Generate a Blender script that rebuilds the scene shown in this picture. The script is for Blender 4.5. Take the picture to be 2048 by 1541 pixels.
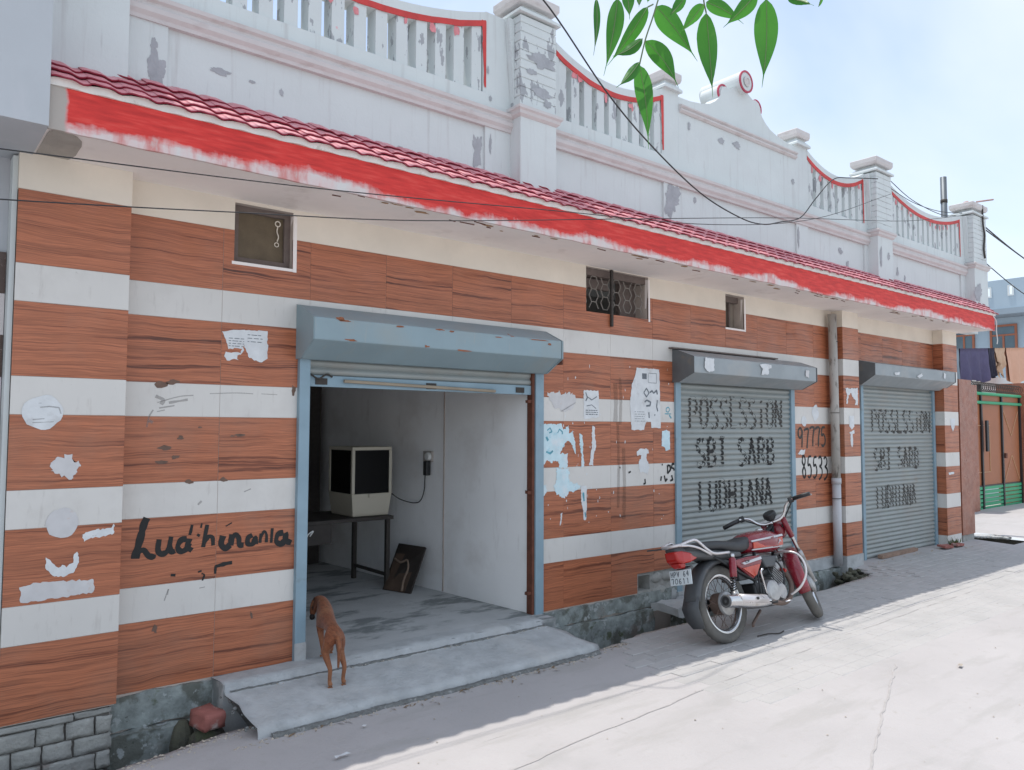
import bpy, bmesh, math, random
from mathutils import Vector, Matrix, noise
from mathutils.geometry import intersect_line_plane
random.seed(7)
rnd = random.uniform
for _o in list(bpy.data.objects):
    bpy.data.objects.remove(_o)
SC = bpy.context.scene
COL = SC.collection
rad = math.radians

# ------------------------------------------------------------------ camera
cam_d = bpy.data.cameras.new("camera")
cam = bpy.data.objects.new("camera", cam_d)
COL.objects.link(cam)
cam_d.sensor_width = 36.0
cam_d.lens = 1547.66 / 2048 * 36.0
cam_d.clip_start = 0.05
cam_d.clip_end = 3000
def _cam(yaw, pitch, roll, loc):
    cy, sy, cp, sp = math.cos(yaw), math.sin(yaw), math.cos(pitch), math.sin(pitch)
    f = Vector((sy*cp, cy*cp, sp)); r = Vector((cy, -sy, 0)); u = r.cross(f)
    cr, sr = math.cos(roll), math.sin(roll)
    x = cr*r + sr*u; y = -sr*r + cr*u; z = -f
    m = Matrix.Identity(4)
    for i in range(3):
        m[i][0], m[i][1], m[i][2], m[i][3] = x[i], y[i], z[i], loc[i]
    return m
cam.matrix_world = _cam(rad(39.1596), rad(3.198), rad(0.2015), (0, -4.5144, 1.566))
SC.camera = cam

# ------------------------------------------------------------------ sky, sun, exposure
SUN = Vector((-0.10, 0.185, 1.0)).normalized()          # direction towards the sun
EL = math.asin(SUN.z)
w = bpy.data.worlds.new("World"); SC.world = w; w.use_nodes = True
nt = w.node_tree; nt.nodes.clear()
def wn(t, **k):
    o = nt.nodes.new(t)
    for a, b in k.items(): setattr(o, a, b)
    return o
sky = wn("ShaderNodeTexSky", sky_type='NISHITA', sun_disc=False, sun_elevation=EL,
         sun_rotation=math.atan2(SUN.x, SUN.y), air_density=1.0, dust_density=0.7, ozone_density=1.0)
tc = wn("ShaderNodeTexCoord")
mp = wn("ShaderNodeMapping"); mp.inputs['Scale'].default_value = (1.0, 1.0, 1.9)
mp.inputs['Location'].default_value = (3.1, 0.4, 0.2)
nz = wn("ShaderNodeTexNoise"); nz.inputs['Scale'].default_value = 2.1; nz.inputs['Detail'].default_value = 5; nz.inputs['Roughness'].default_value = 0.5; nz.inputs['Distortion'].default_value = 0.35
rp = wn("ShaderNodeValToRGB"); rp.color_ramp.elements[0].position = 0.30; rp.color_ramp.elements[1].position = 0.70
rp.color_ramp.elements[0].color = (0.28, 0.28, 0.28, 1)
mx = wn("ShaderNodeMixRGB"); mx.inputs['Color2'].default_value = (4.05, 4.4, 4.8, 1)
bg = wn("ShaderNodeBackground"); bg.inputs['Strength'].default_value = 0.15
wo = wn("ShaderNodeOutputWorld")
L = nt.links.new
L(tc.outputs['Generated'], mp.inputs['Vector']); L(mp.outputs[0], nz.inputs['Vector']); L(nz.outputs['Fac'], rp.inputs[0])
L(rp.outputs[0], mx.inputs['Fac']); L(sky.outputs[0], mx.inputs['Color1']); L(mx.outputs[0], bg.inputs['Color']); L(bg.outputs[0], wo.inputs[0])
sd = bpy.data.lights.new("sun", 'SUN'); sd.energy = 2.1; sd.angle = rad(0.6); sd.color = (1.0, 0.95, 0.88)
so = bpy.data.objects.new("sun", sd); COL.objects.link(so)
so.rotation_euler = SUN.to_track_quat('Z', 'Y').to_euler(); so.location = (0, 0, 30)
vs = SC.view_settings
vs.view_transform = 'Standard'; vs.look = 'None'; vs.exposure = 0.70; vs.gamma = 1.0; vs.use_curve_mapping = False

# ------------------------------------------------------------------ mesh helpers
class MB:
    def __init__(s): s.v = []; s.f = []
    def add(s, v, f):
        b = len(s.v); s.v += [tuple(p) for p in v]; s.f += [tuple(i+b for i in q) for q in f]; return s
    def box(s, x0, x1, y0, y1, z0, z1):
        return s.add([(x0,y0,z0),(x1,y0,z0),(x1,y1,z0),(x0,y1,z0),(x0,y0,z1),(x1,y0,z1),(x1,y1,z1),(x0,y1,z1)],
                     [(0,3,2,1),(4,5,6,7),(0,1,5,4),(1,2,6,5),(2,3,7,6),(3,0,4,7)])
    def prism(s, poly, ax, a, b):
        n = len(poly)
        def P(p, t):
            return (t, p[0], p[1]) if ax == 'x' else (p[0], t, p[1]) if ax == 'y' else (p[0], p[1], t)
        v = [P(p, a) for p in poly] + [P(p, b) for p in poly]
        f = [tuple(range(n)), tuple(range(2*n-1, n-1, -1))] + [(i, i+n, (i+1) % n+n, (i+1) % n) for i in range(n)]
        return s.add(v, f)
    def tube(s, pts, r, n=8, caps=True):
        pts = [Vector(p) for p in pts]; m = len(pts)
        rs = list(r) if hasattr(r, '__len__') else [r]*m
        v = []; f = []; up = None
        for i, p in enumerate(pts):
            d = (pts[min(i+1, m-1)]-pts[max(i-1, 0)]).normalized()
            if up is None:
                up = d.orthogonal().normalized()
            else:
                up = (up - d*up.dot(d))
                up = up.normalized() if up.length > 1e-6 else d.orthogonal().normalized()
            sd_ = d.cross(up)
            for k in range(n):
                a = 2*math.pi*k/n
                v.append(p + (up*math.cos(a)+sd_*math.sin(a))*rs[i])
        for i in range(m-1):
            for k in range(n):
                a = i*n+k; b = i*n+(k+1) % n
                f.append((a, b, b+n, a+n))
        if caps:
            f.append(tuple(range(n-1, -1, -1))); f.append(tuple(range((m-1)*n, m*n)))
        return s.add(v, f)
    def lathe(s, prof, c, ax, n=24, caps=True):
        """prof: list of (radius, along)"""
        A = Vector(ax).normalized(); U = A.orthogonal().normalized(); W = A.cross(U); c = Vector(c)
        v = []; f = []; m = len(prof)
        for r, h in prof:
            for k in range(n):
                a = 2*math.pi*k/n
                v.append(c + A*h + (U*math.cos(a)+W*math.sin(a))*r)
        for i in range(m-1):
            for k in range(n):
                a = i*n+k; b = i*n+(k+1) % n
                f.append((a, b, b+n, a+n))
        if caps:
            f.append(tuple(range(n-1, -1, -1))); f.append(tuple(range((m-1)*n, m*n)))
        return s.add(v, f)
    def torus(s, c, ax, R, r, n=36, m=10, flat=1.0):
        A = Vector(ax).normalized(); U = A.orthogonal().normalized(); W = A.cross(U); c = Vector(c)
        v = []; f = []
        for i in range(n):
            a = 2*math.pi*i/n; d = U*math.cos(a)+W*math.sin(a)
            for k in range(m):
                b = 2*math.pi*k/m
                v.append(c + d*(R+r*math.cos(b)) + A*(r*flat*math.sin(b)))
        for i in range(n):
            for k in range(m):
                f.append((i*m+k, ((i+1) % n)*m+k, ((i+1) % n)*m+(k+1) % m, i*m+(k+1) % m))
        return s.add(v, f)
    def ell(s, c, r, nu=12, nv=8):
        v = []; f = []
        for j in range(nv+1):
            t = math.pi*j/nv
            for i in range(nu):
                a = 2*math.pi*i/nu
                v.append((c[0]+r[0]*math.sin(t)*math.cos(a), c[1]+r[1]*math.sin(t)*math.sin(a), c[2]+r[2]*math.cos(t)))
        for j in range(nv):
            for i in range(nu):
                a = j*nu+i; b = j*nu+(i+1) % nu
                f.append((a, a+nu, b+nu, b))
        return s.add(v, f)
    def loft(s, secs, caps=True):
        n = len(secs[0]); v = [p for q in secs for p in q]; f = []
        for i in range(len(secs)-1):
            for k in range(n):
                a = i*n+k; b = i*n+(k+1) % n
                f.append((a, b, b+n, a+n))
        if caps:
            f.append(tuple(range(n-1, -1, -1))); f.append(tuple(range((len(secs)-1)*n, len(secs)*n)))
        return s.add(v, f)
    def xf(s, m):
        s.v = [tuple(m @ Vector(p)) for p in s.v]; return s
    def jit(s, amp, sc=3.0, seed=0.0, zonly=False):
        o = []
        for p in s.v:
            q = Vector(p)
            nv_ = noise.noise_vector(q*sc+Vector((seed, seed, seed)))
            if zonly: nv_ = Vector((0, 0, nv_.z))
            o.append(tuple(q+nv_*amp))
        s.v = o; return s
    def mesh(s, name):
        me = bpy.data.meshes.new(name); me.from_pydata(s.v, [], s.f); me.update()
        bm = bmesh.new(); bm.from_mesh(me); bmesh.ops.recalc_face_normals(bm, faces=bm.faces); bm.to_mesh(me); bm.free()
        return me
    def sheet(s, name):          # no normal recalculation (open sheets)
        me = bpy.data.meshes.new(name); me.from_pydata(s.v, [], s.f); me.update(); return me

WORLD = {}
def wm(o): return WORLD.get(o.name, Matrix.Identity(4)) if o else Matrix.Identity(4)
def obj(name, mb, mat, parent=None, smooth=False, bevel=0, loc=None, rot=None, local=False, sheet=False, seg=2):
    me = mb if isinstance(mb, bpy.types.Mesh) else (mb.sheet(name) if sheet else mb.mesh(name))
    if not me.materials and mat: me.materials.append(mat)
    o = bpy.data.objects.new(name, me); COL.objects.link(o)
    if loc is not None: o.location = loc
    if rot is not None: o.rotation_euler = rot
    if parent:
        o.parent = parent
        pm = wm(parent)
        if local: WORLD[o.name] = pm.copy()
        else:
            o.matrix_parent_inverse = pm.inverted()
            if loc is not None or rot is not None:
                WORLD[o.name] = Matrix.LocRotScale(loc or Vector(), (rot and __import__('mathutils').Euler(rot)) or None, None)
    elif loc is not None or rot is not None:
        WORLD[o.name] = Matrix.LocRotScale(Vector(loc or (0,0,0)), None, None)
    if smooth:
        for p in me.polygons: p.use_smooth = True
    if bevel:
        md = o.modifiers.new("bevel", 'BEVEL'); md.width = bevel; md.segments = seg; md.limit_method = 'ANGLE'; md.angle_limit = rad(40)
    return o
def tag(o, label, cat, group=None):
    o['label'] = label; o['category'] = cat
    if group: o['group'] = group
    return o
def thing(name, label, cat, loc=(0,0,0), rot=(0,0,0), group=None):
    o = bpy.data.objects.new(name, None); COL.objects.link(o)
    o.location = loc; o.rotation_euler = rot; o.empty_display_size = 0.1
    from mathutils import Euler
    WORLD[o.name] = Matrix.LocRotScale(Vector(loc), Euler(rot), None)
    return tag(o, label, cat, group)
def struct(o): o['kind'] = 'structure'; return o
def stuff(o): o['kind'] = 'stuff'; return o

def grid_wall(mb, xs, zs, solid, y0, y1):
    """wall panel in the XZ plane with openings: front y0, back y1"""
    xs = sorted(set(round(x, 4) for x in xs)); zs = sorted(set(round(z, 4) for z in zs))
    S = lambda i, j: 0 <= i < len(xs)-1 and 0 <= j < len(zs)-1 and solid((xs[i]+xs[i+1])/2, (zs[j]+zs[j+1])/2)
    idx = {}
    def V(i, j, b):
        k = (i, j, b)
        if k not in idx:
            idx[k] = len(mb.v); mb.v.append((xs[i], y1 if b else y0, zs[j]))
        return idx[k]
    for i in range(len(xs)-1):
        for j in range(len(zs)-1):
            if not S(i, j): continue
            mb.f.append((V(i,j,0), V(i+1,j,0), V(i+1,j+1,0), V(i,j+1,0)))
            mb.f.append((V(i,j,1), V(i,j+1,1), V(i+1,j+1,1), V(i+1,j,1)))
            if not S(i-1, j): mb.f.append((V(i,j,0), V(i,j+1,0), V(i,j+1,1), V(i,j,1)))
            if not S(i+1, j): mb.f.append((V(i+1,j,0), V(i+1,j,1), V(i+1,j+1,1), V(i+1,j+1,0)))
            if not S(i, j-1): mb.f.append((V(i,j,0), V(i,j,1), V(i+1,j,1), V(i+1,j,0)))
            if not S(i, j+1): mb.f.append((V(i,j+1,0), V(i+1,j+1,0), V(i+1,j+1,1), V(i,j+1,1)))
    return mb
def jag(pts, amp, step, closed=True):
    out = []; n = len(pts)
    for i in range(n if closed else n-1):
        a = Vector(pts[i]); b = Vector(pts[(i+1) % n]); k = max(1, int((b-a).length/step))
        for t in range(k):
            p = a.lerp(b, t/k)
            out.append((p.x+rnd(-amp, amp), p.y+rnd(-amp, amp)))
    return out
def flat_poly(mb, pts, y, th=0.0012):
    """thin flat piece lying in front of the plane y"""
    n = len(pts)
    b = len(mb.v)
    mb.v += [(p[0], y-th, p[1]) for p in pts]
    mb.f.append(tuple(b+i for i in range(n)))
    return mb
def blob(cx, cz, rx, rz, n=14, rough=.35):
    ph = rnd(0, 99)
    o = []
    for i in range(n):
        a = 2*math.pi*i/n
        k = 1+rough*noise.noise(Vector((math.cos(a)*1.3+ph, math.sin(a)*1.3, ph)))*1.6+rnd(-rough, rough)*.3
        o.append((cx+rx*k*math.cos(a), cz+rz*k*math.sin(a)))
    return o
def crom(pts, k=6):
    P_ = [Vector(p) for p in pts]; P_ = [P_[0]*2-P_[1]]+P_+[P_[-1]*2-P_[-2]]; o = []
    for i in range(1, len(P_)-2):
        a, b, c, d = P_[i-1:i+3]
        for j in range(k):
            t = j/k
            o.append(.5*((2*b)+(c-a)*t+(2*a-5*b+4*c-d)*t*t+(3*b-a-3*c+d)*t**3))
    o.append(P_[-2]); return o

# ------------------------------------------------------------------ materials
def newmat(name):
    m = bpy.data.materials.new(name); m.use_nodes = True
    t = m.node_tree; t.nodes.clear()
    b = t.nodes.new("ShaderNodeBsdfPrincipled"); o = t.nodes.new("ShaderNodeOutputMaterial")
    t.links.new(b.outputs[0], o.inputs[0]); return m, t, b
def nd(t, typ, ins=None, **pr):
    o = t.nodes.new(typ)
    for a, b in pr.items(): setattr(o, a, b)
    for k, v in (ins or {}).items():
        if hasattr(v, 'is_output'): t.links.new(v, o.inputs[k])
        else: o.inputs[k].default_value = v
    return o
def c4(c): return (c[0], c[1], c[2], 1)
def coords(t, kind='pos', scale=(1,1,1), off=None):
    if kind == 'pos': s = nd(t, "ShaderNodeNewGeometry").outputs['Position']
    else: s = nd(t, "ShaderNodeTexCoord").outputs['Object']
    if off:
        r = nd(t, "ShaderNodeObjectInfo").outputs['Random']
        r = nd(t, "ShaderNodeMath", {0: r, 1: off}, operation='MULTIPLY').outputs[0]
        cb = nd(t, "ShaderNodeCombineXYZ", {0: r, 1: r, 2: r}).outputs[0]
        s = nd(t, "ShaderNodeVectorMath", {0: s, 1: cb}, operation='ADD').outputs[0]
    return nd(t, "ShaderNodeMapping", {'Vector': s, 'Scale': scale}).outputs[0]
def nse(t, vec, scale, detail=4, rough=.55, dist=0):
    return nd(t, "ShaderNodeTexNoise", {'Vector': vec, 'Scale': scale, 'Detail': detail, 'Roughness': rough, 'Distortion': dist}).outputs['Fac']
def ramp(t, fac, stops):
    r = nd(t, "ShaderNodeValToRGB", {0: fac}); e = r.color_ramp.elements
    while len(e) < len(stops): e.new(0.5)
    for i, (p, c) in enumerate(stops):
        e[i].position = p; e[i].color = c4(c) if hasattr(c, '__len__') else (c, c, c, 1)
    return r.outputs[0]
def mix(t, f, a, b, mode='MIX'):
    o = nd(t, "ShaderNodeMixRGB", {0: f}, blend_type=mode)
    for i, x in ((1, a), (2, b)):
        if hasattr(x, 'is_output'): t.links.new(x, o.inputs[i])
        else: o.inputs[i].default_value = c4(x)
    return o.outputs[0]
def mth(t, op, a, b=0.0):
    return nd(t, "ShaderNodeMath", {0: a, 1: b}, operation=op).outputs[0]
def bumpn(t, b, h, strength=.3, dist=.01):
    n_ = nd(t, "ShaderNodeBump", {'Height': h, 'Strength': strength, 'Distance': dist}); t.links.new(n_.outputs[0], b.inputs['Normal'])
MATS = {}
def M(name, col, rough=.6, metal=0., var=.12, vs_=5., bump=0., bs=60., spec=.5, dirt=(), kind='pos', scale=(1,1,1), off=None, alpha=1., trans=0., coat=0.):
    """dirt: list of (colour, noise scale, threshold, softness, strength[, stretch])"""
    m, t, b = newmat(name); MATS[name] = m
    v = coords(t, kind, scale, off)
    c = col
    if var:
        f = nse(t, v, vs_, 5)
        c = ramp(t, f, [(.25, tuple(x*(1-var) for x in col)), (.75, tuple(min(1, x*(1+var)) for x in col))])
    for d in dirt:
        vv = coords(t, kind, d[5] if len(d) > 5 else (1,1,1), off)
        f = ramp(t, nse(t, vv, d[1], 6, .6), [(d[2], 0.), (min(1, d[2]+d[3]), 1.)])
        if d[4] < 1: f = mth(t, 'MULTIPLY', f, d[4])
        c = mix(t, f, c, d[0])
    if hasattr(c, 'is_output'): t.links.new(c, b.inputs['Base Color'])
    else: b.inputs['Base Color'].default_value = c4(c)
    b.inputs['Roughness'].default_value = rough; b.inputs['Metallic'].default_value = metal
    b.inputs['Specular IOR Level'].default_value = spec
    if rough < .5 and var:
        rr = nse(t, v, vs_*2.3, 4); t.links.new(nd(t, "ShaderNodeMapRange", {0: rr, 1: .3, 2: .7, 3: rough*.75, 4: min(1, rough*1.5)}).outputs[0], b.inputs['Roughness'])
    if coat: b.inputs['Coat Weight'].default_value = coat; b.inputs['Coat Roughness'].default_value = .08
    if trans: b.inputs['Transmission Weight'].default_value = trans
    if alpha < 1: b.inputs['Alpha'].default_value = alpha
    if bump: bumpn(t, b, nse(t, v, bs, 5, .6), bump, .01)
    return m

def wood_tile(name, seed, light=(.47,.158,.075), mid=(.285,.083,.038), dark=(.085,.025,.013)):
    m, t, b = newmat(name); MATS[name] = m
    v = coords(t, 'pos', (1, 1, 1), 37.0)
    wob = nse(t, nd(t, "ShaderNodeMapping", {'Vector': v, 'Scale': (1.5, 1.5, 2.5)}).outputs[0], 1.6, 3)
    sep = nd(t, "ShaderNodeSeparateXYZ", {0: v})
    z2 = mth(t, 'ADD', sep.outputs[2], mth(t, 'MULTIPLY', wob, .06))
    vv = nd(t, "ShaderNodeCombineXYZ", {0: mth(t, 'MULTIPLY', mth(t, 'ADD', sep.outputs[0], sep.outputs[1]), 0.62), 1: seed*3.7, 2: mth(t, 'MULTIPLY', z2, 40.)}).outputs[0]
    f1 = nse(t, vv, 1.0, 6, .66, .12)
    vf = nd(t, "ShaderNodeMapping", {'Vector': vv, 'Scale': (3.2, 1, 4.3)}).outputs[0]
    f2 = nse(t, vf, 1.0, 3, .6)
    c = ramp(t, f1, [(.33, dark), (.405, mid), (.43, tuple(x*.95 for x in light)), (.475, tuple(x*.72 for x in light)), (.515, tuple(x*1.12 for x in light)), (.565, tuple(x*.8 for x in light)), (.61, tuple(x*1.05 for x in light)), (.68, mid), (.76, tuple(x*1.4 for x in dark))])
    c = mix(t, mth(t, 'MULTIPLY', ramp(t, f2, [(.34, 1.), (.50, 0.)]), .60), c, tuple(x*1.6 for x in dark))
    pos = coords(t, 'pos')
    dirt = ramp(t, nse(t, pos, 1.7, 5, .6), [(.52, 0.), (.75, .3)])
    c = mix(t, dirt, c, (.30, .20, .15))
    rv = nd(t, "ShaderNodeObjectInfo").outputs['Random']
    c = mix(t, .5, c, mix(t, rv, (.86, .86, .86), (1., 1., 1.)), 'MULTIPLY') if False else c
    t.links.new(c, b.inputs['Base Color'])
    t.links.new(nd(t, "ShaderNodeMapRange", {0: nse(t, pos, 4, 4), 1: .3, 2: .7, 3: .3, 4: .55}).outputs[0], b.inputs['Roughness'])
    bumpn(t, b, nse(t, pos, 7, 2), .04, .01)
    return m
WOOD = [wood_tile('wood_print_tile_%d' % i, i*2.3+1) for i in range(3)]
M('white_tile', (.655,.635,.60), .35, var=.06, vs_=2, dirt=[((.42,.39,.36), 2.2, .53, .25, .45), ((.46,.43,.40), 6, .58, .12, .4, (5,1,1)), ((.28,.25,.23), 16, .69, .05, .5)])
M('grout', (.50,.43,.38), .9, var=.15)
M('cream', (.79,.715,.61), .75, var=.08, vs_=3, bump=.12, bs=40, dirt=[((.64,.56,.47), 1.5, .55, .2, .5)])
M('soffit', (.90,.84,.80), .85, var=.07, vs_=2.5, bump=.15, bs=30, dirt=[((.62,.55,.50), 3, .60, .12, .5), ((.84,.80,.77), 5, .55, .1, .5)])
M('white_paint', (.63,.67,.665), .75, var=.04, vs_=3, bump=.15, bs=25,
  dirt=[((.52,.52,.53), 1.3, .55, .3, .4), ((.43,.42,.41), 4, .56, .2, .45, (5,5,.35)), ((.36,.36,.36), 9, .66, .1, .4, (4,4,.3)), ((.30,.31,.33), 4.5, .735, .012, .9), ((.33,.34,.36), 19, .775, .01, .8)])
M('white_chipped', (.62,.66,.655), .75, var=.04, vs_=3, bump=.2, bs=25,
  dirt=[((.52,.52,.53), 1.3, .55, .3, .4), ((.31,.32,.34), 9, .57, .015, .85, (1.4,1.4,.55)), ((.78,.30,.32), 12, .72, .04, .6)])
M('grey_plaster', (.38,.39,.41), .9, var=.15, vs_=12, bump=.3, bs=60)
M('mould_paint', (.60,.57,.56), .8, var=.06, vs_=6, bump=.15, bs=30, dirt=[((.46,.40,.38), 5, .55, .12, .5, (1,1,3))])
M('red_paint', (.56,.045,.04), .55, var=.2, vs_=9, bump=.15, bs=50, dirt=[((.72,.35,.35), 11, .68, .06, .5)])
M('neighbour_plaster', (.47,.495,.52), .85, var=.07, vs_=2.5, bump=.12, bs=20, dirt=[((.55,.55,.58), 2.4, .55, .12, .5, (2,2,.4))])
M('concrete', (.43,.445,.45), .9, var=.16, vs_=9, bump=.8, bs=30, dirt=[((.24,.25,.25), 7, .60, .12, .6), ((.50,.49,.47), 2.5, .5, .2, .6), ((.18,.18,.17), 45, .70, .04, .5)])
M('plinth', (.27,.30,.29), .95, var=.35, vs_=16, bump=1.0, bs=22, dirt=[((.12,.125,.105), 6, .50, .08, .85), ((.42,.45,.45), 13, .585, .04, .85), ((.20,.16,.14), 4, .60, .08, .6), ((.08,.095,.045), 7, .62, .06, .8), ((.06,.06,.05), 40, .66, .04, .6)])
M('mossy', (.085,.085,.06), .95, var=.4, vs_=10, bump=.8, bs=30, dirt=[((.05,.05,.04), 5, .5, .1, .8)])
M('grey_brick', (.34,.34,.32), .95, var=.16, vs_=14, bump=.8, bs=50, dirt=[((.24,.20,.18), 6, .58, .1, .7), ((.44,.44,.42), 11, .62, .06, .6)])
M('mortar', (.14,.13,.12), .95, var=.25, vs_=20, bump=.6, bs=60)
M('road', (.45,.43,.425), .95, var=.07, vs_=1.2, bump=.35, bs=45, dirt=[((.385,.37,.355), 3.0, .52, .12, .6, (.35,1.6,1)), ((.41,.39,.37), 12, .60, .08, .5), ((.37,.36,.35), 2.2, .56, .16, .5), ((.33,.32,.31), 30, .68, .05, .35), ((.49,.475,.465), 5, .6, .15, .5)])
M('paver', (.435,.425,.415), .93, var=.10, vs_=3, bump=.35, bs=70, off=11., dirt=[((.46,.445,.435), 3.0, .46, .18, .7), ((.33,.32,.31), 28, .68, .05, .35)])
M('drain_dark', (.06,.055,.045), .95, var=.4, vs_=9, bump=.8, bs=30, dirt=[((.10,.12,.06), 4, .58, .1, .7)])
M('red_brick', (.33,.12,.10), .9, var=.2, vs_=15, bump=.6, bs=50, dirt=[((.50,.45,.42), 8, .55, .1, .75)])
M('roof_tile', (.62,.23,.255), .55, var=.14, vs_=9, bump=.1, bs=40, off=9., spec=.5, dirt=[((.70,.38,.40), 7, .50, .16, .6), ((.24,.02,.03), 16, .70, .05, .5)])
M('tile_lip_shade', (.26,.012,.035), .5, var=.15, vs_=12)  # shade on the tile edges put into the colour, darker than the tops
M('tile_mortar', (.74,.72,.68), .85, var=.1, vs_=10, bump=.3, bs=40, dirt=[((.45,.42,.36), 9, .60, .08, .6)])
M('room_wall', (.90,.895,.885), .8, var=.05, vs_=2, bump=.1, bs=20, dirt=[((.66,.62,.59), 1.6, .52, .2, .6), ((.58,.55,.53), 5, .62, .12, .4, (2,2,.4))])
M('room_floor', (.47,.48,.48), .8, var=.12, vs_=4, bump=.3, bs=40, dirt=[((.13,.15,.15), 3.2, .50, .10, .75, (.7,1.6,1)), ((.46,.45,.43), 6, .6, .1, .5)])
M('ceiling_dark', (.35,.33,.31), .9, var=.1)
M('shutter_blue', (.25,.335,.37), .5, var=.08, vs_=3, bump=.06, bs=30, dirt=[((.30,.32,.30), 2.2, .52, .2, .5), ((.36,.36,.33), 8, .60, .1, .35, (6,1,.6)), ((.25,.085,.04), 5, .69, .015, .9, (1,1,2.2)), ((.10,.05,.035), 20, .735, .02, .8)])
M('jamb_blue', (.24,.345,.41), .45, var=.1, vs_=5, bump=.1, bs=30, dirt=[((.18,.22,.23), 8, .62, .08, .6), ((.20,.08,.04), 14, .72, .04, .8)])
M('hood_grey', (.30,.335,.35), .45, var=.08, vs_=3, bump=.06, bs=30, dirt=[((.42,.40,.37), 2.6, .52, .2, .5), ((.25,.10,.05), 11, .74, .02, .8)])
M('slat_grey', (.30,.325,.315), .5, metal=.1, var=.1, vs_=3, dirt=[((.31,.285,.25), 1.6, .50, .2, .6), ((.29,.20,.11), 2.6, .62, .14, .5)])
M('rust', (.14,.05,.03), .85, var=.3, vs_=20, bump=.3)
M('black_paint', (.018,.018,.018), .75, var=.3, vs_=15)
M('black_faded', (.06,.055,.05), .8, var=.4, vs_=25, dirt=[((.22,.23,.22), 22, .60, .1, .6)])
M('smear', (.16,.10,.075), .8, var=.3, vs_=20)
M('smear_grey', (.30,.29,.28), .8, var=.1, vs_=20, alpha=.4)
M('paper', (.68,.70,.71), .8, var=.10, vs_=12, bump=.7, bs=16, dirt=[((.52,.52,.52), 9, .56, .1, .6), ((.58,.53,.46), 5, .6, .1, .4), ((.33,.34,.35), 40, .66, .05, .5, (1,1,2))])
M('paper_blue', (.58,.74,.79), .8, var=.1, vs_=14, bump=.2, bs=30, dirt=[((.30,.58,.68), 13, .58, .08, .6), ((.72,.75,.77), 8, .5, .12, .7)])
M('paper_ghost', (.60,.59,.59), .7, var=.08, vs_=18, dirt=[((.55,.42,.35), 14, .62, .08, .5)])
M('paper_print', (.16,.18,.20), .8, var=.3, vs_=40)
M('paper_teal', (.12,.34,.42), .8, var=.3, vs_=30)
M('pvc', (.50,.50,.52), .5, var=.08, vs_=4, dirt=[((.24,.21,.17), 7, .58, .12, .7, (2,2,.5))])
M('vent_frame', (.16,.125,.11), .8, var=.15, vs_=20, bump=.3)
M('vent_pane', (.135,.10,.06), .6, var=.18, vs_=14, bump=.4, bs=160)
M('iron', (.06,.052,.046), .7, metal=.3, var=.2, vs_=30)
M('cable', (.03,.03,.032), .6, var=0)
M('cream_metal', (.52,.48,.39), .4, var=.04, vs_=5)
M('dark_glass', (.006,.006,.006), .12, var=0, spec=.18)
M('dark_wood', (.035,.028,.024), .6, var=.25, vs_=12)
M('cardboard', (.10,.065,.045), .85, var=.3, vs_=9, bump=.4)
M('white_plastic', (.72,.72,.70), .35, var=0)
M('black_plastic', (.022,.023,.025), .45, var=0)
M('granite_red', (.30,.11,.065), .35, var=.2, vs_=6, dirt=[((.50,.25,.17), 55, .58, .06, .7), ((.12,.045,.03), 70, .62, .05, .7)])
M('granite_brown', (.085,.05,.038), .3, var=.2, vs_=9, dirt=[((.28,.20,.17), 60, .64, .05, .7)])
M('pale_tile', (.62,.57,.56), .35, var=.06, vs_=4)
M('gate_brown', (.36,.125,.05), .5, var=.08, vs_=3, dirt=[((.27,.09,.04), 4, .56, .15, .5)])
M('gate_green', (.04,.36,.17), .5, var=.1)
M('house_blue', (.36,.45,.52), .8, var=.06, vs_=.8)
M('house_blue_dark', (.27,.33,.38), .8, var=.06, vs_=.8)
M('frame_orange', (.33,.11,.055), .5, var=.1)
M('window_glass', (.08,.12,.15), .08, var=.3, vs_=1.5)
M('cloth_purple', (.10,.09,.17), .9, var=.15, vs_=8)
M('cloth_dark', (.03,.03,.05), .9, var=.15)
M('cloth_beige', (.58,.40,.27), .9, var=.08)
M('cloth_peach', (.66,.38,.26), .9, var=.08)
M('cloth_magenta', (.42,.02,.13), .9, var=.1)
M('weed', (.10,.14,.05), .8, var=.3, vs_=30)
M('litter', (.42,.37,.31), .9, var=.35, vs_=50)
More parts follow.
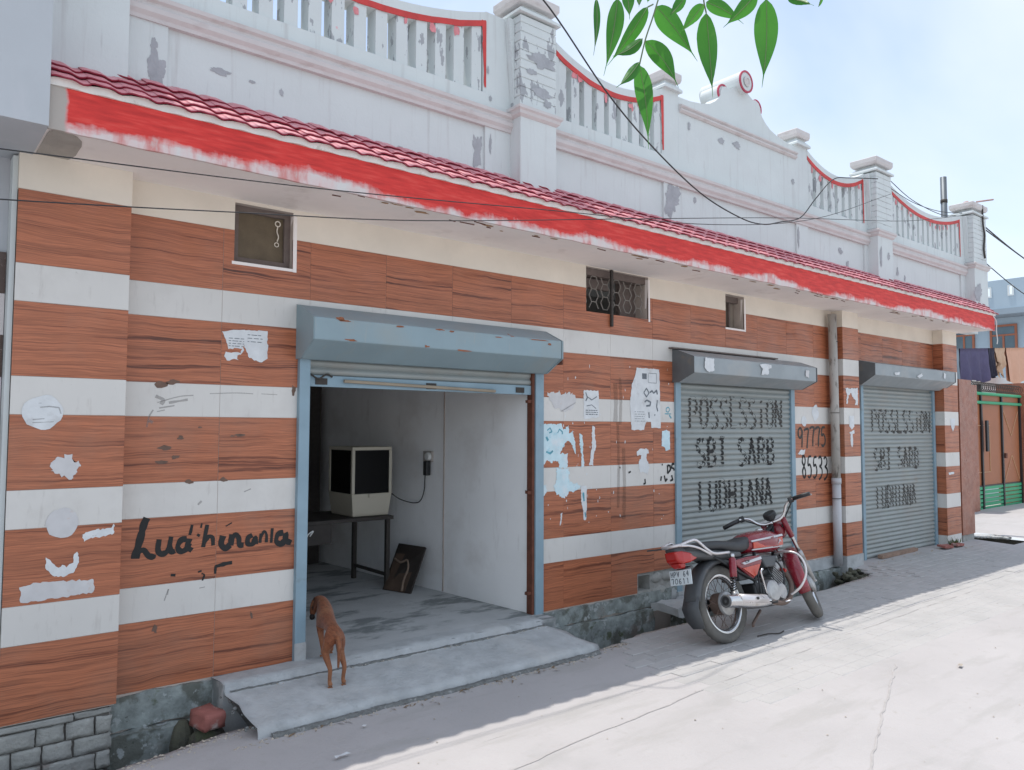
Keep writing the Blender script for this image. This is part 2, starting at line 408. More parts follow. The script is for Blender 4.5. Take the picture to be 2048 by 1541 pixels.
# fascia: brushed red paint with a ragged lower edge over white
def fascia_mat():
    m, t, b = newmat('fascia_paint'); MATS['fascia_paint'] = m
    p = nd(t, "ShaderNodeNewGeometry").outputs['Position']; s = nd(t, "ShaderNodeSeparateXYZ", {0: p})
    x, z = s.outputs[0], s.outputs[2]
    a = nse(t, nd(t, "ShaderNodeCombineXYZ", {0: x}).outputs[0], .9, 2)
    b2 = nse(t, nd(t, "ShaderNodeMapping", {'Vector': p, 'Scale': (2.6, 1, 5)}).outputs[0], 1.6, 6, .62)
    c2 = nse(t, nd(t, "ShaderNodeMapping", {'Vector': p, 'Scale': (42, 1, 5)}).outputs[0], 1.0, 3)
    e = mth(t, 'ADD', mth(t, 'MULTIPLY', a, .26), mth(t, 'ADD', mth(t, 'MULTIPLY', b2, .15), mth(t, 'MULTIPLY', c2, .028)))
    h = mth(t, 'SUBTRACT', mth(t, 'SUBTRACT', z, 2.722), e)
    f = nd(t, "ShaderNodeMapRange", {0: h, 1: -.022, 2: .016, 3: 0., 4: 1.}).outputs[0]
    lx = nd(t, "ShaderNodeMapRange", {0: mth(t, 'ADD', x, mth(t, 'MULTIPLY', b2, .06)), 1: .625, 2: .64, 3: 0., 4: 1.}).outputs[0]
    f = mth(t, 'MULTIPLY', f, lx)
    st = nse(t, nd(t, "ShaderNodeMapping", {'Vector': p, 'Scale': (5, 1, 40)}).outputs[0], 1.2, 4)
    red = ramp(t, st, [(.3, (.50,.020,.016)), (.55, (.68,.034,.026)), (.75, (.74,.08,.06))])
    wash = nse(t, nd(t, "ShaderNodeMapping", {'Vector': p, 'Scale': (9, 1, 3)}).outputs[0], 1.3, 5)
    und = ramp(t, wash, [(.35, (.66,.63,.61)), (.52, (.70,.55,.53)), (.66, (.62,.25,.23)), (.75, (.6,.56,.53))])
    und = mix(t, lx, (.42,.38,.34), und)
    c = mix(t, f, und, red); t.links.new(c, b.inputs['Base Color']); b.inputs['Roughness'].default_value = .6
    bumpn(t, b, nse(t, p, 30, 4), .2, .01)
fascia_mat()
M('hood_cap', (.12,.13,.135), .6, var=.2, vs_=6, dirt=[((.2,.17,.14), 7, .55, .1, .6)])
MM = lambda k: MATS[k]

# ================================================================== THE SHOP BUILDING
BX0, BX1 = .48, 11.5
TW, TX0, ZB, RP, WH = .5395, .969, .16, .55, .364
YW = -.16                                           # face of the parapet
shop = thing('shop_building', 'long single-storey shop with wood-print and white striped tiles, red canopy and white parapet', 'building', (6, 0, 0))

OPEN = [(1.975, 3.97, -1, 2.30), (5.575, 7.555, -1, 2.27), (9.0, 11.03, -1, 2.36)]          # shutters
VENT = [(1.57, 1.93, 2.54, 2.89), (4.46, 5.23, 2.53, 2.905), (6.37, 6.68, 2.56, 2.89)]        # ventilators
NOTCH = (5.065, 5.575, -1, .325)
NOTCHW = (5.065, 5.575, .03, .325)
HOLES = OPEN + VENT
def inside(x, z, rs):
    return any(a < x < b and c < z < d for a, b, c, d in rs)
xs = [.97, 11.5]; zs = [-.35, 2.95]
for a, b, c, d in HOLES: xs += [a, b]; zs += [c, d]
zs = [z for z in zs if z >= -.35]+[.03, .325]; xs += [NOTCH[0]]
mb = MB(); grid_wall(mb, xs, zs, lambda x, z: not inside(x, z, HOLES+[NOTCHW]), .0025, .22)
wall = obj('facade_wall', mb, MM('grout'), shop)

def rect_tile(mb, x0, x1, z0, z1, y, th, rs):
    cut = [r for r in rs if r[0] < x1 and r[1] > x0 and r[2] < z1 and r[3] > z0]
    X = [x0, x1]+[v for r in cut for v in r[:2] if x0 < v < x1]; Z = [z0, z1]+[v for r in cut for v in r[2:] if z0 < v < z1]
    grid_wall(mb, X, Z, lambda x, z: not inside(x, z, cut), y, y+th)
    return bool(cut)
g = .0009
FULL = {}
def facade_tile(x0, x1, z0, z1, white, y=0.0, th=.010, rs=None, parent=None):
    rs = rs if rs is not None else HOLES+[NOTCH]
    name = 'white_tile' if white else 'wood_tile'
    mat = MM('white_tile') if white else WOOD[random.randrange(3)]
    cut = any(r[0] < x1 and r[1] > x0 and r[2] < z1 and r[3] > z0 for r in rs)
    yy = y+rnd(-.0007, .0007)
    if cut:
        mb = MB(); rect_tile(mb, x0+g, x1-g, z0+g, z1-g, yy, th, rs)
        if not mb.f: return
        return obj(name, mb, mat, parent or wall)
    key = (round(x1-x0, 3), round(z1-z0, 3), mat.name)
    if key not in FULL:
        W_, H_ = (x1-x0)/2-g, (z1-z0)/2-g; e = .0012
        m2 = MB(); m2.add([(-W_+e,0,-H_+e),(W_-e,0,-H_+e),(W_-e,0,H_-e),(-W_+e,0,H_-e),(-W_,e,-H_),(W_,e,-H_),(W_,e,H_),(-W_,e,H_),(-W_,th,-H_),(W_,th,-H_),(W_,th,H_),(-W_,th,H_)],
            [(0,1,2,3),(0,4,5,1),(1,5,6,2),(2,6,7,3),(3,7,4,0),(4,8,9,5),(5,9,10,6),(6,10,11,7),(7,11,8,4)])
        me = m2.sheet(name); me.materials.append(mat); FULL[key] = me
    return obj(name, FULL[key], mat, parent or wall, loc=Vector(((x0+x1)/2, yy, (z0+z1)/2)))
def row(xa, xb, z0, z1, white, rs=None, off=0.0):
    k = -1
    while True:
        a = TX0+off+k*TW; b = a+TW; k += 1
        if a >= xb: break
        a2, b2 = max(a, xa), min(b, xb)
        if b2-a2 < .03: continue
        facade_tile(a2, b2, z0, z1, white, rs=rs)
for k in range(5):
    z0 = ZB+k*RP
    for xa, xb in ((.985, 8.38), (8.74, 11.05)):
        row(xa, xb, z0, z0+WH, False)
        if k < 4: row(xa, xb, z0+WH, z0+RP, True)
mb = MB()
grid_wall(mb, [.985, 8.38]+[v for r in VENT for v in r[:2]], [2.7245, 2.93]+[2.89, 2.905], lambda x, z: not inside(x, z, VENT), .0005, .0022)
mb.box(8.74, 11.05, .0005, .0022, 2.7245, 2.93)
obj('cream_band', mb, MM('cream'), wall)

# projecting tiled pilasters
def pilaster(x0, x1, extra=False, base=None, side=True):
    y = -.13
    mb = MB(); mb.box(x0+.003, x1-.011, y+.003, .0, .1565 if base else .0, 2.93)
    p = obj('pilaster', mb, MM('grout'), shop)
    for k in range(-1 if extra else 0, 5):
        z0 = ZB+k*RP
        if k >= 0:
            facade_tile(x0, x1, z0, z0+WH, False, y=y, rs=[], parent=p)
            if side: obj('wood_tile', MB().box(x0, x0+.01, y+.0105, -.002, z0+g, z0+WH-g), WOOD[k % 3], p)
        if k < 4:
            a = max(z0+WH, .02) if k < 0 else z0+WH
            facade_tile(x0, x1, a, z0+RP, True, y=y, rs=[], parent=p)
            if side: obj('white_tile', MB().box(x0, x0+.01, y+.0105, -.002, a+g, z0+RP-g), MM('white_tile'), p)
    mb = MB().box(x0, x1, y, -.0005, 2.7255, 2.9095); obj('cream_band', mb, MM('cream'), p)
    return p
pilaster(.475, .983, side=False, base=True)
pp = pilaster(8.38, 8.74, base=True)
obj('plinth_block', MB().box(8.375, 8.755, -.135, -.001, -.3, .155).jit(.006, 6), MM('concrete'), pp)
pilaster(11.05, 11.5, extra=True)

# plinth under the tiles, rough cement over brick, split by a ledge
def rough_box(x0, x1, y0, y1, z0, z1, step=.05, amp=.012, seed=0.):
    mb = MB()
    nx = max(1, int((x1-x0)/step)); nz_ = max(1, int((z1-z0)/step)); ny = max(1, int((y1-y0)/step))
    def sheet(nu, nv, fn):
        b = len(mb.v)
        for j in range(nv+1):
            for i in range(nu+1): mb.v.append(fn(i/nu, j/nv))
        for j in range(nv):
            for i in range(nu):
                a = b+j*(nu+1)+i; mb.f.append((a, a+1, a+nu+2, a+nu+1))
    X = lambda t: x0+(x1-x0)*t
    Y = lambda t: y0+(y1-y0)*t
    Z = lambda t: z0+(z1-z0)*t
    sheet(nx, nz_, lambda u, v: (X(u), y0, Z(v)))
    sheet(nx, ny, lambda u, v: (X(u), Y(v), z1))
    sheet(ny, nz_, lambda u, v: (x0, Y(1-u), Z(v)))
    sheet(ny, nz_, lambda u, v: (x1, Y(u), Z(v)))
    mb.jit(amp, 9, seed); mb.jit(amp*.5, 30, seed+5)
    return mb
pl = obj('plinth', rough_box(.97, 1.99, -.02, .2, -.02, .152, .035, .014), MM('plinth'), shop, sheet=True, smooth=True)
obj('plinth_footing', rough_box(.94, 1.52, -.075, .1, -.36, -.03, .035, .016, 3), MM('plinth'), pl, sheet=True, smooth=True)
obj('plinth_ledge', rough_box(3.94, 5.60, -.015, .2, .03, .153, .035, .012, 5), MM('plinth'), pl, sheet=True, smooth=True)
obj('plinth_footing', rough_box(3.90, 5.20, -.065, .1, -.36, .02, .035, .016, 8), MM('plinth'), pl, sheet=True, smooth=True)
obj('plinth_ledge', rough_box(5.5, 8.4, -.02, .2, .03, .15, .04, .012, 11), MM('concrete'), pl, sheet=True, smooth=True)
obj('plinth_footing', rough_box(5.5, 8.4, -.06, .1, -.36, .025, .04, .015, 13), MM('plinth'), pl, sheet=True, smooth=True)
# patch of bare masonry with a hole where a tile is missing
mb = MB()
hx0, hx1, hz0, hz1 = 5.09, 5.24, .17, .30
grid_wall(mb, [5.03, hx0, hx1, 5.5745], [-.05, hz0, hz1, .35], lambda x, z: not inside(x, z, [(hx0, hx1, hz0, hz1)]), .0125, .16)
obj('bare_masonry', mb, MM('grey_brick'), pl)
for (x, z, sx, sz) in ((5.33, .26, .09, .05), (5.47, .27, .085, .05), (5.36, .15, .11, .045), (5.5, .16, .07, .05), (5.22, .10, .1, .04)):
    obj('masonry_stone', MB().ell((x, .02, z), (sx, .03, sz), 10, 6).jit(.02, 14, x), MM('grey_brick'), pl, smooth=True)
obj('drain_cover_stone', rough_box(5.2, 5.75, -.33, -.05, .0, .075, .05, .03, 21), MM('concrete'), pl, sheet=True, smooth=True)
# grey brick courses below the left pilaster
bp = obj('brick_base', MB().box(.44, .955, -.108, .0, -.36, .155), MM('mortar'), shop)
zc = .145; r_ = 0
for hgt in (.035, .088, .088, .088, .088, .07):
    z1 = zc; z0 = zc-hgt+.008; zc -= hgt
    x = .30+(.0, .10, -.02, .13, .04, .09)[r_]
    while x < .96:
        Ln = random.choice((.235, .235, .13)) if r_ else .5
        a, b = max(x, .40), min(x+Ln-.010, .962)
        if b-a > .03:
            m2 = MB().box(a, b, -.124+rnd(-.004, .004), -.05, z0, z1)
            bm = bmesh.new(); me = m2.mesh('brick'); bm.from_mesh(me)
            bmesh.ops.subdivide_edges(bm, edges=bm.edges, cuts=3, use_grid_fill=True)
            for v in bm.verts:
                q = noise.noise_vector(v.co*13+Vector((r_, x, 0))); v.co += q*.008+noise.noise_vector(v.co*40)*.005
            bm.to_mesh(me); bm.free()
            obj('brick', me, MM('grey_brick'), bp, smooth=True, bevel=0)
        x += Ln
    r_ += 1

# ------------------------------------------------------------------ canopy with roof tiles
CX0, CX1 = .53, 11.62
can = obj('canopy', MB().box(CX0, CX1, -.555, .011, 2.91, 2.932), MM('soffit'), shop)
obj('canopy_deck', MB().prism([(-.553, 2.9325), (-.553, 3.12), (-.165, 3.372), (-.165, 2.9325)], 'x', CX0+.001, CX1), MM('concrete'), can)
mb = MB(); n_ = 240
for i in range(n_+1):
    x = CX0+(CX1-CX0)*i/n_; d = noise.noise(Vector((x*1.3, 0, 0)))*.004
    zb = 2.899+noise.noise(Vector((x*6, 3, 0)))*.006
    mb.v += [(x, -.572+d, zb), (x, -.572+d, 3.101), (x, -.554, 3.101), (x, -.554, zb)]
for i in range(n_):
    a = i*4
    for k in range(4): mb.f.append((a+k, a+(k+1) % 4, a+4+(k+1) % 4, a+4+k))
mb.f += [(3, 2, 1, 0), (n_*4, n_*4+1, n_*4+2, n_*4+3)]
obj('fascia', mb, MM('fascia_paint'), can)
# roof tiles
EY, EZ = -.592, 3.128
TY, TZ = YW, 3.408
sl = Vector((0, TY-EY, TZ-EZ)); SLEN = sl.length; sl.normalize(); nrm = Vector((0, -sl.z, sl.y))
NR = 4; EXP = SLEN/NR; PW = .1575; TL = EXP+.03
mb = MB(); nu = 10
def wave(u):
    t = u/PW
    return .0062*math.sin(2*math.pi*t-.6)+.003*math.sin(4*math.pi*t+.5)
for lay in (0, 1):
    for j, v_ in enumerate((0, TL*.5, TL)):
        for i in range(nu+1):
            u = PW*i/nu*1.03; v2 = v_-(.016*math.sin(math.pi*min(1, i/nu))**1.2 if j == 0 else 0)
            h = wave(u)+.016*(1-v_/TL)-(.009 if lay else 0)
            mb.v.append(Vector((u, 0, 0))+sl*v2+nrm*h)
S_ = (nu+1)*3
for j in range(2):
    for i in range(nu):
        a = j*(nu+1)+i
        mb.f.append((a, a+1, a+nu+2, a+nu+1)); mb.f.append((S_+a, S_+a+nu+1, S_+a+nu+2, S_+a+1))
for i in range(nu): mb.f.append((i, S_+i, S_+i+1, i+1))
for (i0, i1) in ((0, nu+1), (nu+1, 2*nu+2)):
    mb.f.append((i0, i1, S_+i1, S_+i0)); mb.f.append((i0+nu, S_+i0+nu, S_+i1+nu, i1+nu))
tme = mb.mesh('roof_tile'); tme.materials.append(MM('roof_tile')); tme.materials.append(MM('tile_lip_shade'))
for p in tme.polygons:
    if abs(p.normal.dot(nrm)) < .5: p.material_index = 1  # edge faces take the shade-darkened red
for p in tme.polygons: p.use_smooth = True
ends = (11.70, 11.85, 12.0, 12.15)
for r in range(NR):
    x = CX0+.0
    while x < ends[r]:
        p = Vector((x, EY, EZ))+sl*(r*EXP)+nrm*rnd(-.002, .002)
        yb = p.y
        if not any(a < x-.05 and x+PW+.05 < b and yb > -.31 for a, b in ((.40, .91), (3.52, 3.87), (8.96, 9.33))):
            obj('roof_tile', tme, None, can, loc=p, rot=(rnd(-.012, .012), rnd(-.01, .01), rnd(-.012, .012)))
        x += PW
# mortar bedding below the first course
mb = MB(); n_ = 600
for i in range(n_+1):
    x = CX0+(CX1-CX0)*i/n_; u = (x-CX0) % PW
    zt = EZ+.006+wave(u)*.8
    yf = -.581+.006*math.cos(2*math.pi*u/PW)+noise.noise(Vector((x*9, 0, 0)))*.003
    mb.v += [(x, yf, 3.1015+noise.noise(Vector((x*11, 5, 0)))*.003), (x, yf-.004, zt), (x, -.53, zt+.015), (x, -.53, 3.1015)]
for i in range(n_):
    a = i*4
    for k in range(4): mb.f.append((a+k, a+(k+1) % 4, a+4+(k+1) % 4, a+4+k))
obj('eave_mortar', mb, MM('tile_mortar'), can)
# exposed rusty reinforcement and scars near the edge of the soffit
M('rust_stain', (.40,.25,.14), .9, var=.3, vs_=20)
for i in range(60):
    x = 1.75+rnd(0, 8.6); y = rnd(-.545, -.42); a = rnd(-.5, .5); ln = rnd(.03, .11)
    if random.random() < .55:
        obj('exposed_rebar', MB().tube([(x, y, 2.907), (x+ln, y+ln*a*.5, 2.905)], .0035, 5), MM('rust'), can)
    else:
        pts = blob(0, 0, ln*.55, rnd(.008, .022), 10)
        mr = MB(); mr.v += [(x+q[0], y+q[1], 2.9085-i*.00003) for q in pts]; mr.f.append(tuple(range(len(pts)))); obj('rust_stain', mr, MM('rust_stain'), can, sheet=True)
mr = MB(); pts = blob(.60, -.30, .11, .24, 18, .2); mr.v = [(min(max(q[0], .54), 1.2), min(max(q[1], -.55), -.01), 2.908) for q in pts]; mr.f = [tuple(range(len(pts)))]
obj('bare_cement_patch', mr, M('bare_cement', (.40,.37,.33), .9, var=.15, vs_=9, bump=.4), can, sheet=True)
# sagging hook wire at the right end
obj('hook_wire', MB().tube(crom([(11.55, -.58, 3.10), (11.60, -.60, 3.02), (11.59, -.60, 2.90), (11.62, -.60, 2.78), (11.60, -.6, 2.72)]), .006, 6), MM('white_plastic'), can)

# ------------------------------------------------------------------ parapet
par = obj('parapet', MB().box(.42, 12.25, YW+.02, YW+.17, 2.95, 3.86), MM('white_paint'), shop)
frames = [(.42, 1.13), (3.29, 3.98), (5.26, 5.47), (7.41, 7.64), (8.88, 9.61), (11.65, 12.25)]
for a, b in frames:
    obj('panel_frame', MB().box(a, b, YW, YW+.0195, 3.2, 3.735), MM('white_paint'), par)
PIER = [(.40, .91), (3.52, 3.87), (8.96, 9.33), (11.80, 12.27)]
# cornice: profile run along the face, in lengths between the piers
prof = [(YW+.021, 3.735), (YW-.012, 3.735), (YW-.016, 3.755), (YW-.034, 3.775), (YW-.037, 3.80), (YW-.026, 3.815), (YW-.026, 3.828), (YW-.044, 3.84), (YW-.048, 3.862), (YW-.012, 3.874), (YW+.021, 3.874)]
cuts = [.91]+[v for p in PIER[1:] for v in p]
for a, b in ((.91, 3.52), (3.87, 8.96), (9.33, 11.80)):
    obj('cornice', MB().prism(prof, 'x', a, b), MM('mould_paint'), par)
obj('base_rail', MB().box(.91, 11.80, YW-.004, YW+.14, 3.8745, 3.98), MM('white_paint'), par)
M('pink_drip', (.66,.24,.26), .7, var=.2, vs_=30)
# balustrade bays: (x0, x1, z at the ends, z at the middle)
BAYS = [(1.13, 3.29, 4.48, 4.285), (3.98, 5.26, 4.48, 4.325), (7.64, 8.88, 4.48, 4.325), (9.61, 11.65, 4.48, 4.32)]
def sag(x, a, b, ze, zm):
    t = (x-a)/(b-a)*2-1
    return zm+(ze-zm)*abs(t)**2.0
for a, b, ze, zm in BAYS:
    n_ = 28; mb = MB(); mr = MB()
    for i in range(n_+1):
        x = a+(b-a)*i/n_; z = sag(x, a, b, ze, zm)
        mb.v += [(x, YW, z), (x, YW, z+.10), (x, YW+.14, z+.10), (x, YW+.14, z)]
        wv = noise.noise(Vector((x*7, 0, 1)))*.004
        mr.v += [(x, YW-.002, z-.004+wv*2), (x, YW-.002, z+.038+wv), (x, YW+.004, z+.038+wv), (x, YW+.004, z-.004+wv*2)]
    for i in range(n_):
        q = i*4
        for k in range(4): mb.f.append((q+k, q+(k+1) % 4, q+4+(k+1) % 4, q+4+k)); mr.f.append((q+k, q+(k+1) % 4, q+4+(k+1) % 4, q+4+k))
    rail = obj('handrail', mb, MM('white_paint'), par)
    obj('red_border', mr, MM('red_paint'), par)
    nb = int(round((b-a)/.15)); pit = (b-a)/nb
    for i in range(nb):
        x0 = a+(i+.5)*pit-.043; x1 = x0+.086
        za, zb = sag(x0, a, b, ze, zm), sag(x1, a, b, ze, zm)
        mb = MB(); mb.add([(x0, YW+.008, 3.979), (x1, YW+.008, 3.979), (x1, YW+.12, 3.979), (x0, YW+.12, 3.979), (x0, YW+.008, za+.02), (x1, YW+.008, zb+.02), (x1, YW+.12, zb+.02), (x0, YW+.12, za+.02)],
              [(0,3,2,1),(4,5,6,7),(0,1,5,4),(1,2,6,5),(2,3,7,6),(3,0,4,7)])
        obj('baluster', mb, MM('white_chipped'), par)
    # end stiles, the right one with a dripping red stripe
    for s, (p, q) in enumerate(((a-.005, a+.022), (b-.022, b+.005))):
        obj('end_stile', MB().box(p, q, YW+.002, YW+.135, 3.9795, ze+.02), MM('white_chipped'), par)
    mb = MB(); n2 = 14; zb0 = 4.02 if b < 6 else 3.99
    for i in range(n2+1):
        z = zb0+(ze+.03-zb0)*i/n2; wd = (.012+.022*i/n2)+rnd(-.004, .004)
        mb.v += [(b-.002-wd, YW-.0025, z), (b+.004, YW-.0025, z)]
    for i in range(n2): mb.f.append((2*i, 2*i+1, 2*i+3, 2*i+2))
    obj('red_stripe', mb, MM('red_paint'), par, sheet=True)
    mb = MB()
    for i in range(int((b-a)*5)):
        x = rnd(a+.1, b-.05); z = sag(x, a, b, ze, zm)-.01
        obj('paint_drip', flat_poly(MB(), blob(x, z-rnd(.0, .05), rnd(.012, .03), rnd(.015, .05), 9), YW+.0045-i*.0001), MM('pink_drip'), par, sheet=True)
# posts beside the balustrades
def cap(parent, x0, x1, y0, y1, z):
    cx, cy = (x0+x1)/2, (y0+y1)/2; a, b = (x1-x0)/2, (y1-y0)/2
    def ring(s, zz): return [(cx-a*s, cy-b*s, zz), (cx+a*s, cy-b*s, zz), (cx+a*s, cy+b*s, zz), (cx-a*s, cy+b*s, zz)]
    obj('pier_cap', MB().loft([ring(1.16, z), ring(1.16, z+.02), ring(.72, z+.075), ring(.72, z+.085)]), MM('white_paint'), parent)
    obj('cap_block', MB().loft([ring(1.02, z+.0855), ring(1.12, z+.115), ring(1.12, z+.165), ring(1.0, z+.175)]), MM('mould_paint'), parent, bevel=.004)
for a, b in ((3.29, 3.98), (8.88, 9.61), (11.65, 12.25), (.42, 1.13), (5.26, 5.47), (7.41, 7.64)):
    p = obj('parapet_post', MB().box(a, b, YW+.001, YW+.15, 3.9805, 4.585), MM('white_paint'), par)
    if b-a < .3: cap(p, a, b, YW-.02, YW+.19, 4.585)
for i, (a, b) in enumerate(PIER):
    pr_ = obj('parapet_pier', MB().box(a, b, -.28, YW+.1, 3.10, 3.832), MM('white_paint'), par)
    def ring(d, zz): return [(a-d, -.28-d, zz), (b+d, -.28-d, zz), (b+d, YW+.1, zz), (a-d, YW+.1, zz)]
    obj('pier_moulding', MB().loft([ring(.001, 3.8325), ring(.022, 3.85), ring(.026, 3.872), ring(.04, 3.884), ring(.04, 3.905), ring(.004, 3.922)]), MM('mould_paint'), pr_)
    z = 3.9225; k = 0
    top = 4.60
    if i == 0:
        obj('pier_shaft', MB().box(a, b, -.278, YW+.16, 3.9225, 4.8), MM('white_paint'), pr_); continue
    obj('pier_shaft', MB().box(a+.006, b-.006, -.272, YW+.155, 3.9225, top), MM('white_chipped'), pr_)
    while z < top-.02:
        h_ = min(.066, top-z)
        obj('pier_course', MB().box(a, b, -.278, YW+.16, z+.003, z+h_-.002), MM('white_chipped' if i == 1 else 'white_paint'), pr_, bevel=.003)
        z += h_+.003
    cap(pr_, a, b, -.28, YW+.17, top+.012)
    # tapering buttress on the left flank
    obj('buttress', MB().prism([(a-.055, 4.58), (a-.001, 4.58), (a-.001, 3.96)], 'y', YW-.05, YW+.0), MM('white_paint'), pr_)
# curved central gable with barrel ornaments
cx = 6.44
half = [(.97, 4.56), (.80, 4.565), (.62, 4.59), (.50, 4.625), (.42, 4.67), (.36, 4.72), (.335, 4.76), (.33, 4.80), (.30, 4.845), (.25, 4.862), (.20, 4.852), (.16, 4.87), (.10, 4.90)]
out = [(cx-x, z) for x, z in half]+[(cx+x, z) for x, z in reversed(half)]+[(cx+.97, 3.981), (cx-.97, 3.981)]
gb = obj('gable', MB().prism(out, 'y', YW, YW+.15), MM('white_paint'), par)
obj('gable_moulding', MB().prism([(YW-.0005, 4.42), (YW-.012, 4.42), (YW-.03, 4.436), (YW-.03, 4.45), (YW-.018, 4.458), (YW-.038, 4.472), (YW-.038, 4.484), (YW-.0005, 4.495)], 'x', cx-.965, cx+.965), MM('mould_paint'), gb)
def barrel(x, z, r, y0, y1):
    b = obj('barrel_ornament', MB().lathe([(r, y0), (r, y1)], (x, 0, z), (0, 1, 0), 28), MM('white_paint'), gb, bevel=0)
    obj('red_ring', MB().lathe([(r+.002, y0-.006), (r+.002, y0+.008), (r-.016, y0+.008), (r-.016, y0-.006), (r+.002, y0-.006)], (x, 0, z), (0, 1, 0), 28, caps=False), M('ring_red', (.45,.06,.10), .6), gb)
    return b
barrel(cx, 4.96, .108, YW-.06, YW+.42)
barrel(cx-.275, 4.79, .088, YW+.012, YW+.22)
barrel(cx+.275, 4.79, .088, YW+.012, YW+.22)
obj('disc_boss', MB().lathe([(.05, -.012), (.03, -.02), (.028, .0)], (cx, YW-.06, 4.96), (0, 1, 0), 18), MM('mould_paint'), gb)
# peeled patches of paint
def ragged(cx, cz, rx, rz, n=64):
    ph = rnd(0, 99); o = []
    for i in range(n):
        a = 2*math.pi*i/n; c, s = math.cos(a), math.sin(a); k = 1
        for f, am in ((1.1, .55), (2.6, .35), (6, .2), (13, .12)): k += am*noise.noise(Vector((c*f+ph, s*f, ph)))
        o.append((cx+rx*k*c, cz+rz*k*s))
    return o
for k_, (x, z, rx, rz, y) in enumerate(((1.075, 3.49, .045, .10, YW), (1.06, 3.62, .02, .03, YW), (3.235, 3.55, .045, .12, YW+.02), (3.335, 3.60, .012, .07, YW), (1.42, 3.58, .06, .018, YW+.02), (1.6, 3.575, .015, .01, YW+.02), (1.78, 3.56, .012, .02, YW+.02),
        (5.37, 3.60, .10, .14, YW), (5.72, 3.78-.12, .02, .04, YW+.02), (3.70, 4.30, .12, .05, -.278), (3.72, 4.06, .09, .04, -.278), (3.62, 4.19, .05, .02, -.278), (3.78, 3.99, .04, .03, -.278),
        (9.02, 3.58, .03, .12, -.28), (9.22, 3.62, .035, .04, -.28), (9.75, 3.53, .03, .05, YW+.02), (9.95, 3.47, .02, .04, YW+.02), (8.35, 3.58, .04, .03, YW+.02), (8.5, 3.44, .03, .05, YW+.02), (6.1, 4.30, .05, .03, YW), (6.35, 4.32, .06, .035, YW), (5.62, 4.33, .018, .04, YW), (7.35, 4.17, .03, .03, YW), (7.44, 3.58, .02, .10, YW), (11.9, 3.5, .12, .12, -.28), (2.6, 3.42, .015, .01, YW+.02), (3.33, 3.95, .012, .02, YW-.004), (3.31, 4.15, .01, .03, YW))):
    obj('peeled_patch', flat_poly(MB(), ragged(x, z, rx, rz), y, .002+k_*.0001), MM('grey_plaster'), par, sheet=True)

# ------------------------------------------------------------------ ventilators
def frame_rect(mb, x0, x1, z0, z1, y0, y1, t):
    mb.box(x0, x0+t, y0, y1, z0, z1); mb.box(x1-t, x1, y0, y1, z0, z1); mb.box(x0+t, x1-t, y0, y1, z0, z0+t); mb.box(x0+t, x1-t, y0, y1, z1-t, z1)
a, b, c, d = VENT[0]
v1 = obj('ventilator', MB().box(a, b, .215, .23, c, d), MM('vent_frame'), wall)
mb = MB(); frame_rect(mb, a+.002, b-.002, c+.002, d, .045, .09, .036); obj('vent_frame', mb, MM('vent_frame'), v1)
obj('vent_pane', MB().box(a+.037, b-.037, .066, .072, c+.037, d-.035), MM('vent_pane'), v1)
mb = MB(); mb.box(b+.0005, b+.024, -.0015, .04, c-.02, d-.02); mb.box(a-.012, b+.0, -.0012, .03, c-.018, c-.0005); obj('plaster_edge', mb.jit(.003, 20), MM('soffit'), v1)
mb = MB(); mb.torus((b-.075, .06, d-.07), (0, 1, 0), .016, .004, 12, 6); mb.tube(crom([(b-.075, .06, d-.086), (b-.08, .058, d-.12), (b-.07, .058, d-.15), (b-.078, .058, d-.18)]), .004, 5); mb.torus((b-.08, .06, d-.20), (0, 1, 0), .013, .003, 12, 6); obj('string', mb, MM('cream'), v1)
a, b, c, d = VENT[1]
v2 = obj('ventilator', MB().box(a+.56, b-.002, .15, .20, c+.002, d), MM('vent_frame'), wall)
mb = MB(); hs_, hv = .050, .054; edges = set()
for ci in range(-1, 12):
    for ri in range(-1, 6):
        ccx = a+ci*hs_*3*.92; ccz = c-.01+ri*hv*2+(hv if ci % 2 else 0)
        hexp = [(ccx+hs_*1.1, ccz), (ccx+hs_*.5, ccz+hv), (ccx-hs_*.5, ccz+hv), (ccx-hs_*1.1, ccz), (ccx-hs_*.5, ccz-hv), (ccx+hs_*.5, ccz-hv)]
        for q in range(6):
            u1, u2 = hexp[q], hexp[(q+1) % 6]
            if min(u1[0], u2[0]) > a and max(u1[0], u2[0]) < b and min(u1[1], u2[1]) > c and max(u1[1], u2[1]) < d-.05:
                k1 = tuple(round(t*200) for t in u1); k2 = tuple(round(t*200) for t in u2)
                if (k1, k2) in edges or (k2, k1) in edges: continue
                edges.add((k1, k2)); mb.tube([(u1[0], .05, u1[1]), (u2[0], .05, u2[1])], .0042, 5, caps=False)
obj('wire_mesh', mb, M('wire_grey', (.26,.235,.21), .7, var=.1), v2)
obj('iron_bar', MB().box(4.738, 4.762, -.022, -.002, 2.425, 2.905), MM('iron'), v2)
obj('plaster_edge', MB().box(b+.0005, b+.022, -.0015, .04, c-.02, d-.02).jit(.003, 20), MM('soffit'), v2)
obj('lintel_rubble', MB().box(a+.004, b-.004, .04, .18, 2.845, 2.905).jit(.015, 8), MM('vent_frame'), v2)
obj('broken_board', MB().box(a+.02, a+.36, .10, .14, 2.76, 2.84).jit(.02, 6), MM('vent_frame'), v2)
a, b, c, d = VENT[2]
v3 = obj('ventilator', MB().box(a, b, .12, .14, c, d), M('vent_wall', (.27,.23,.19), .9), wall)
mb = MB(); mb.box(b-.13, b-.105, .09, .1195, c+.001, d-.06); mb.box(a+.002, b-.002, .07, .1195, d-.06, d); obj('vent_frame', mb, MM('vent_frame'), v3)
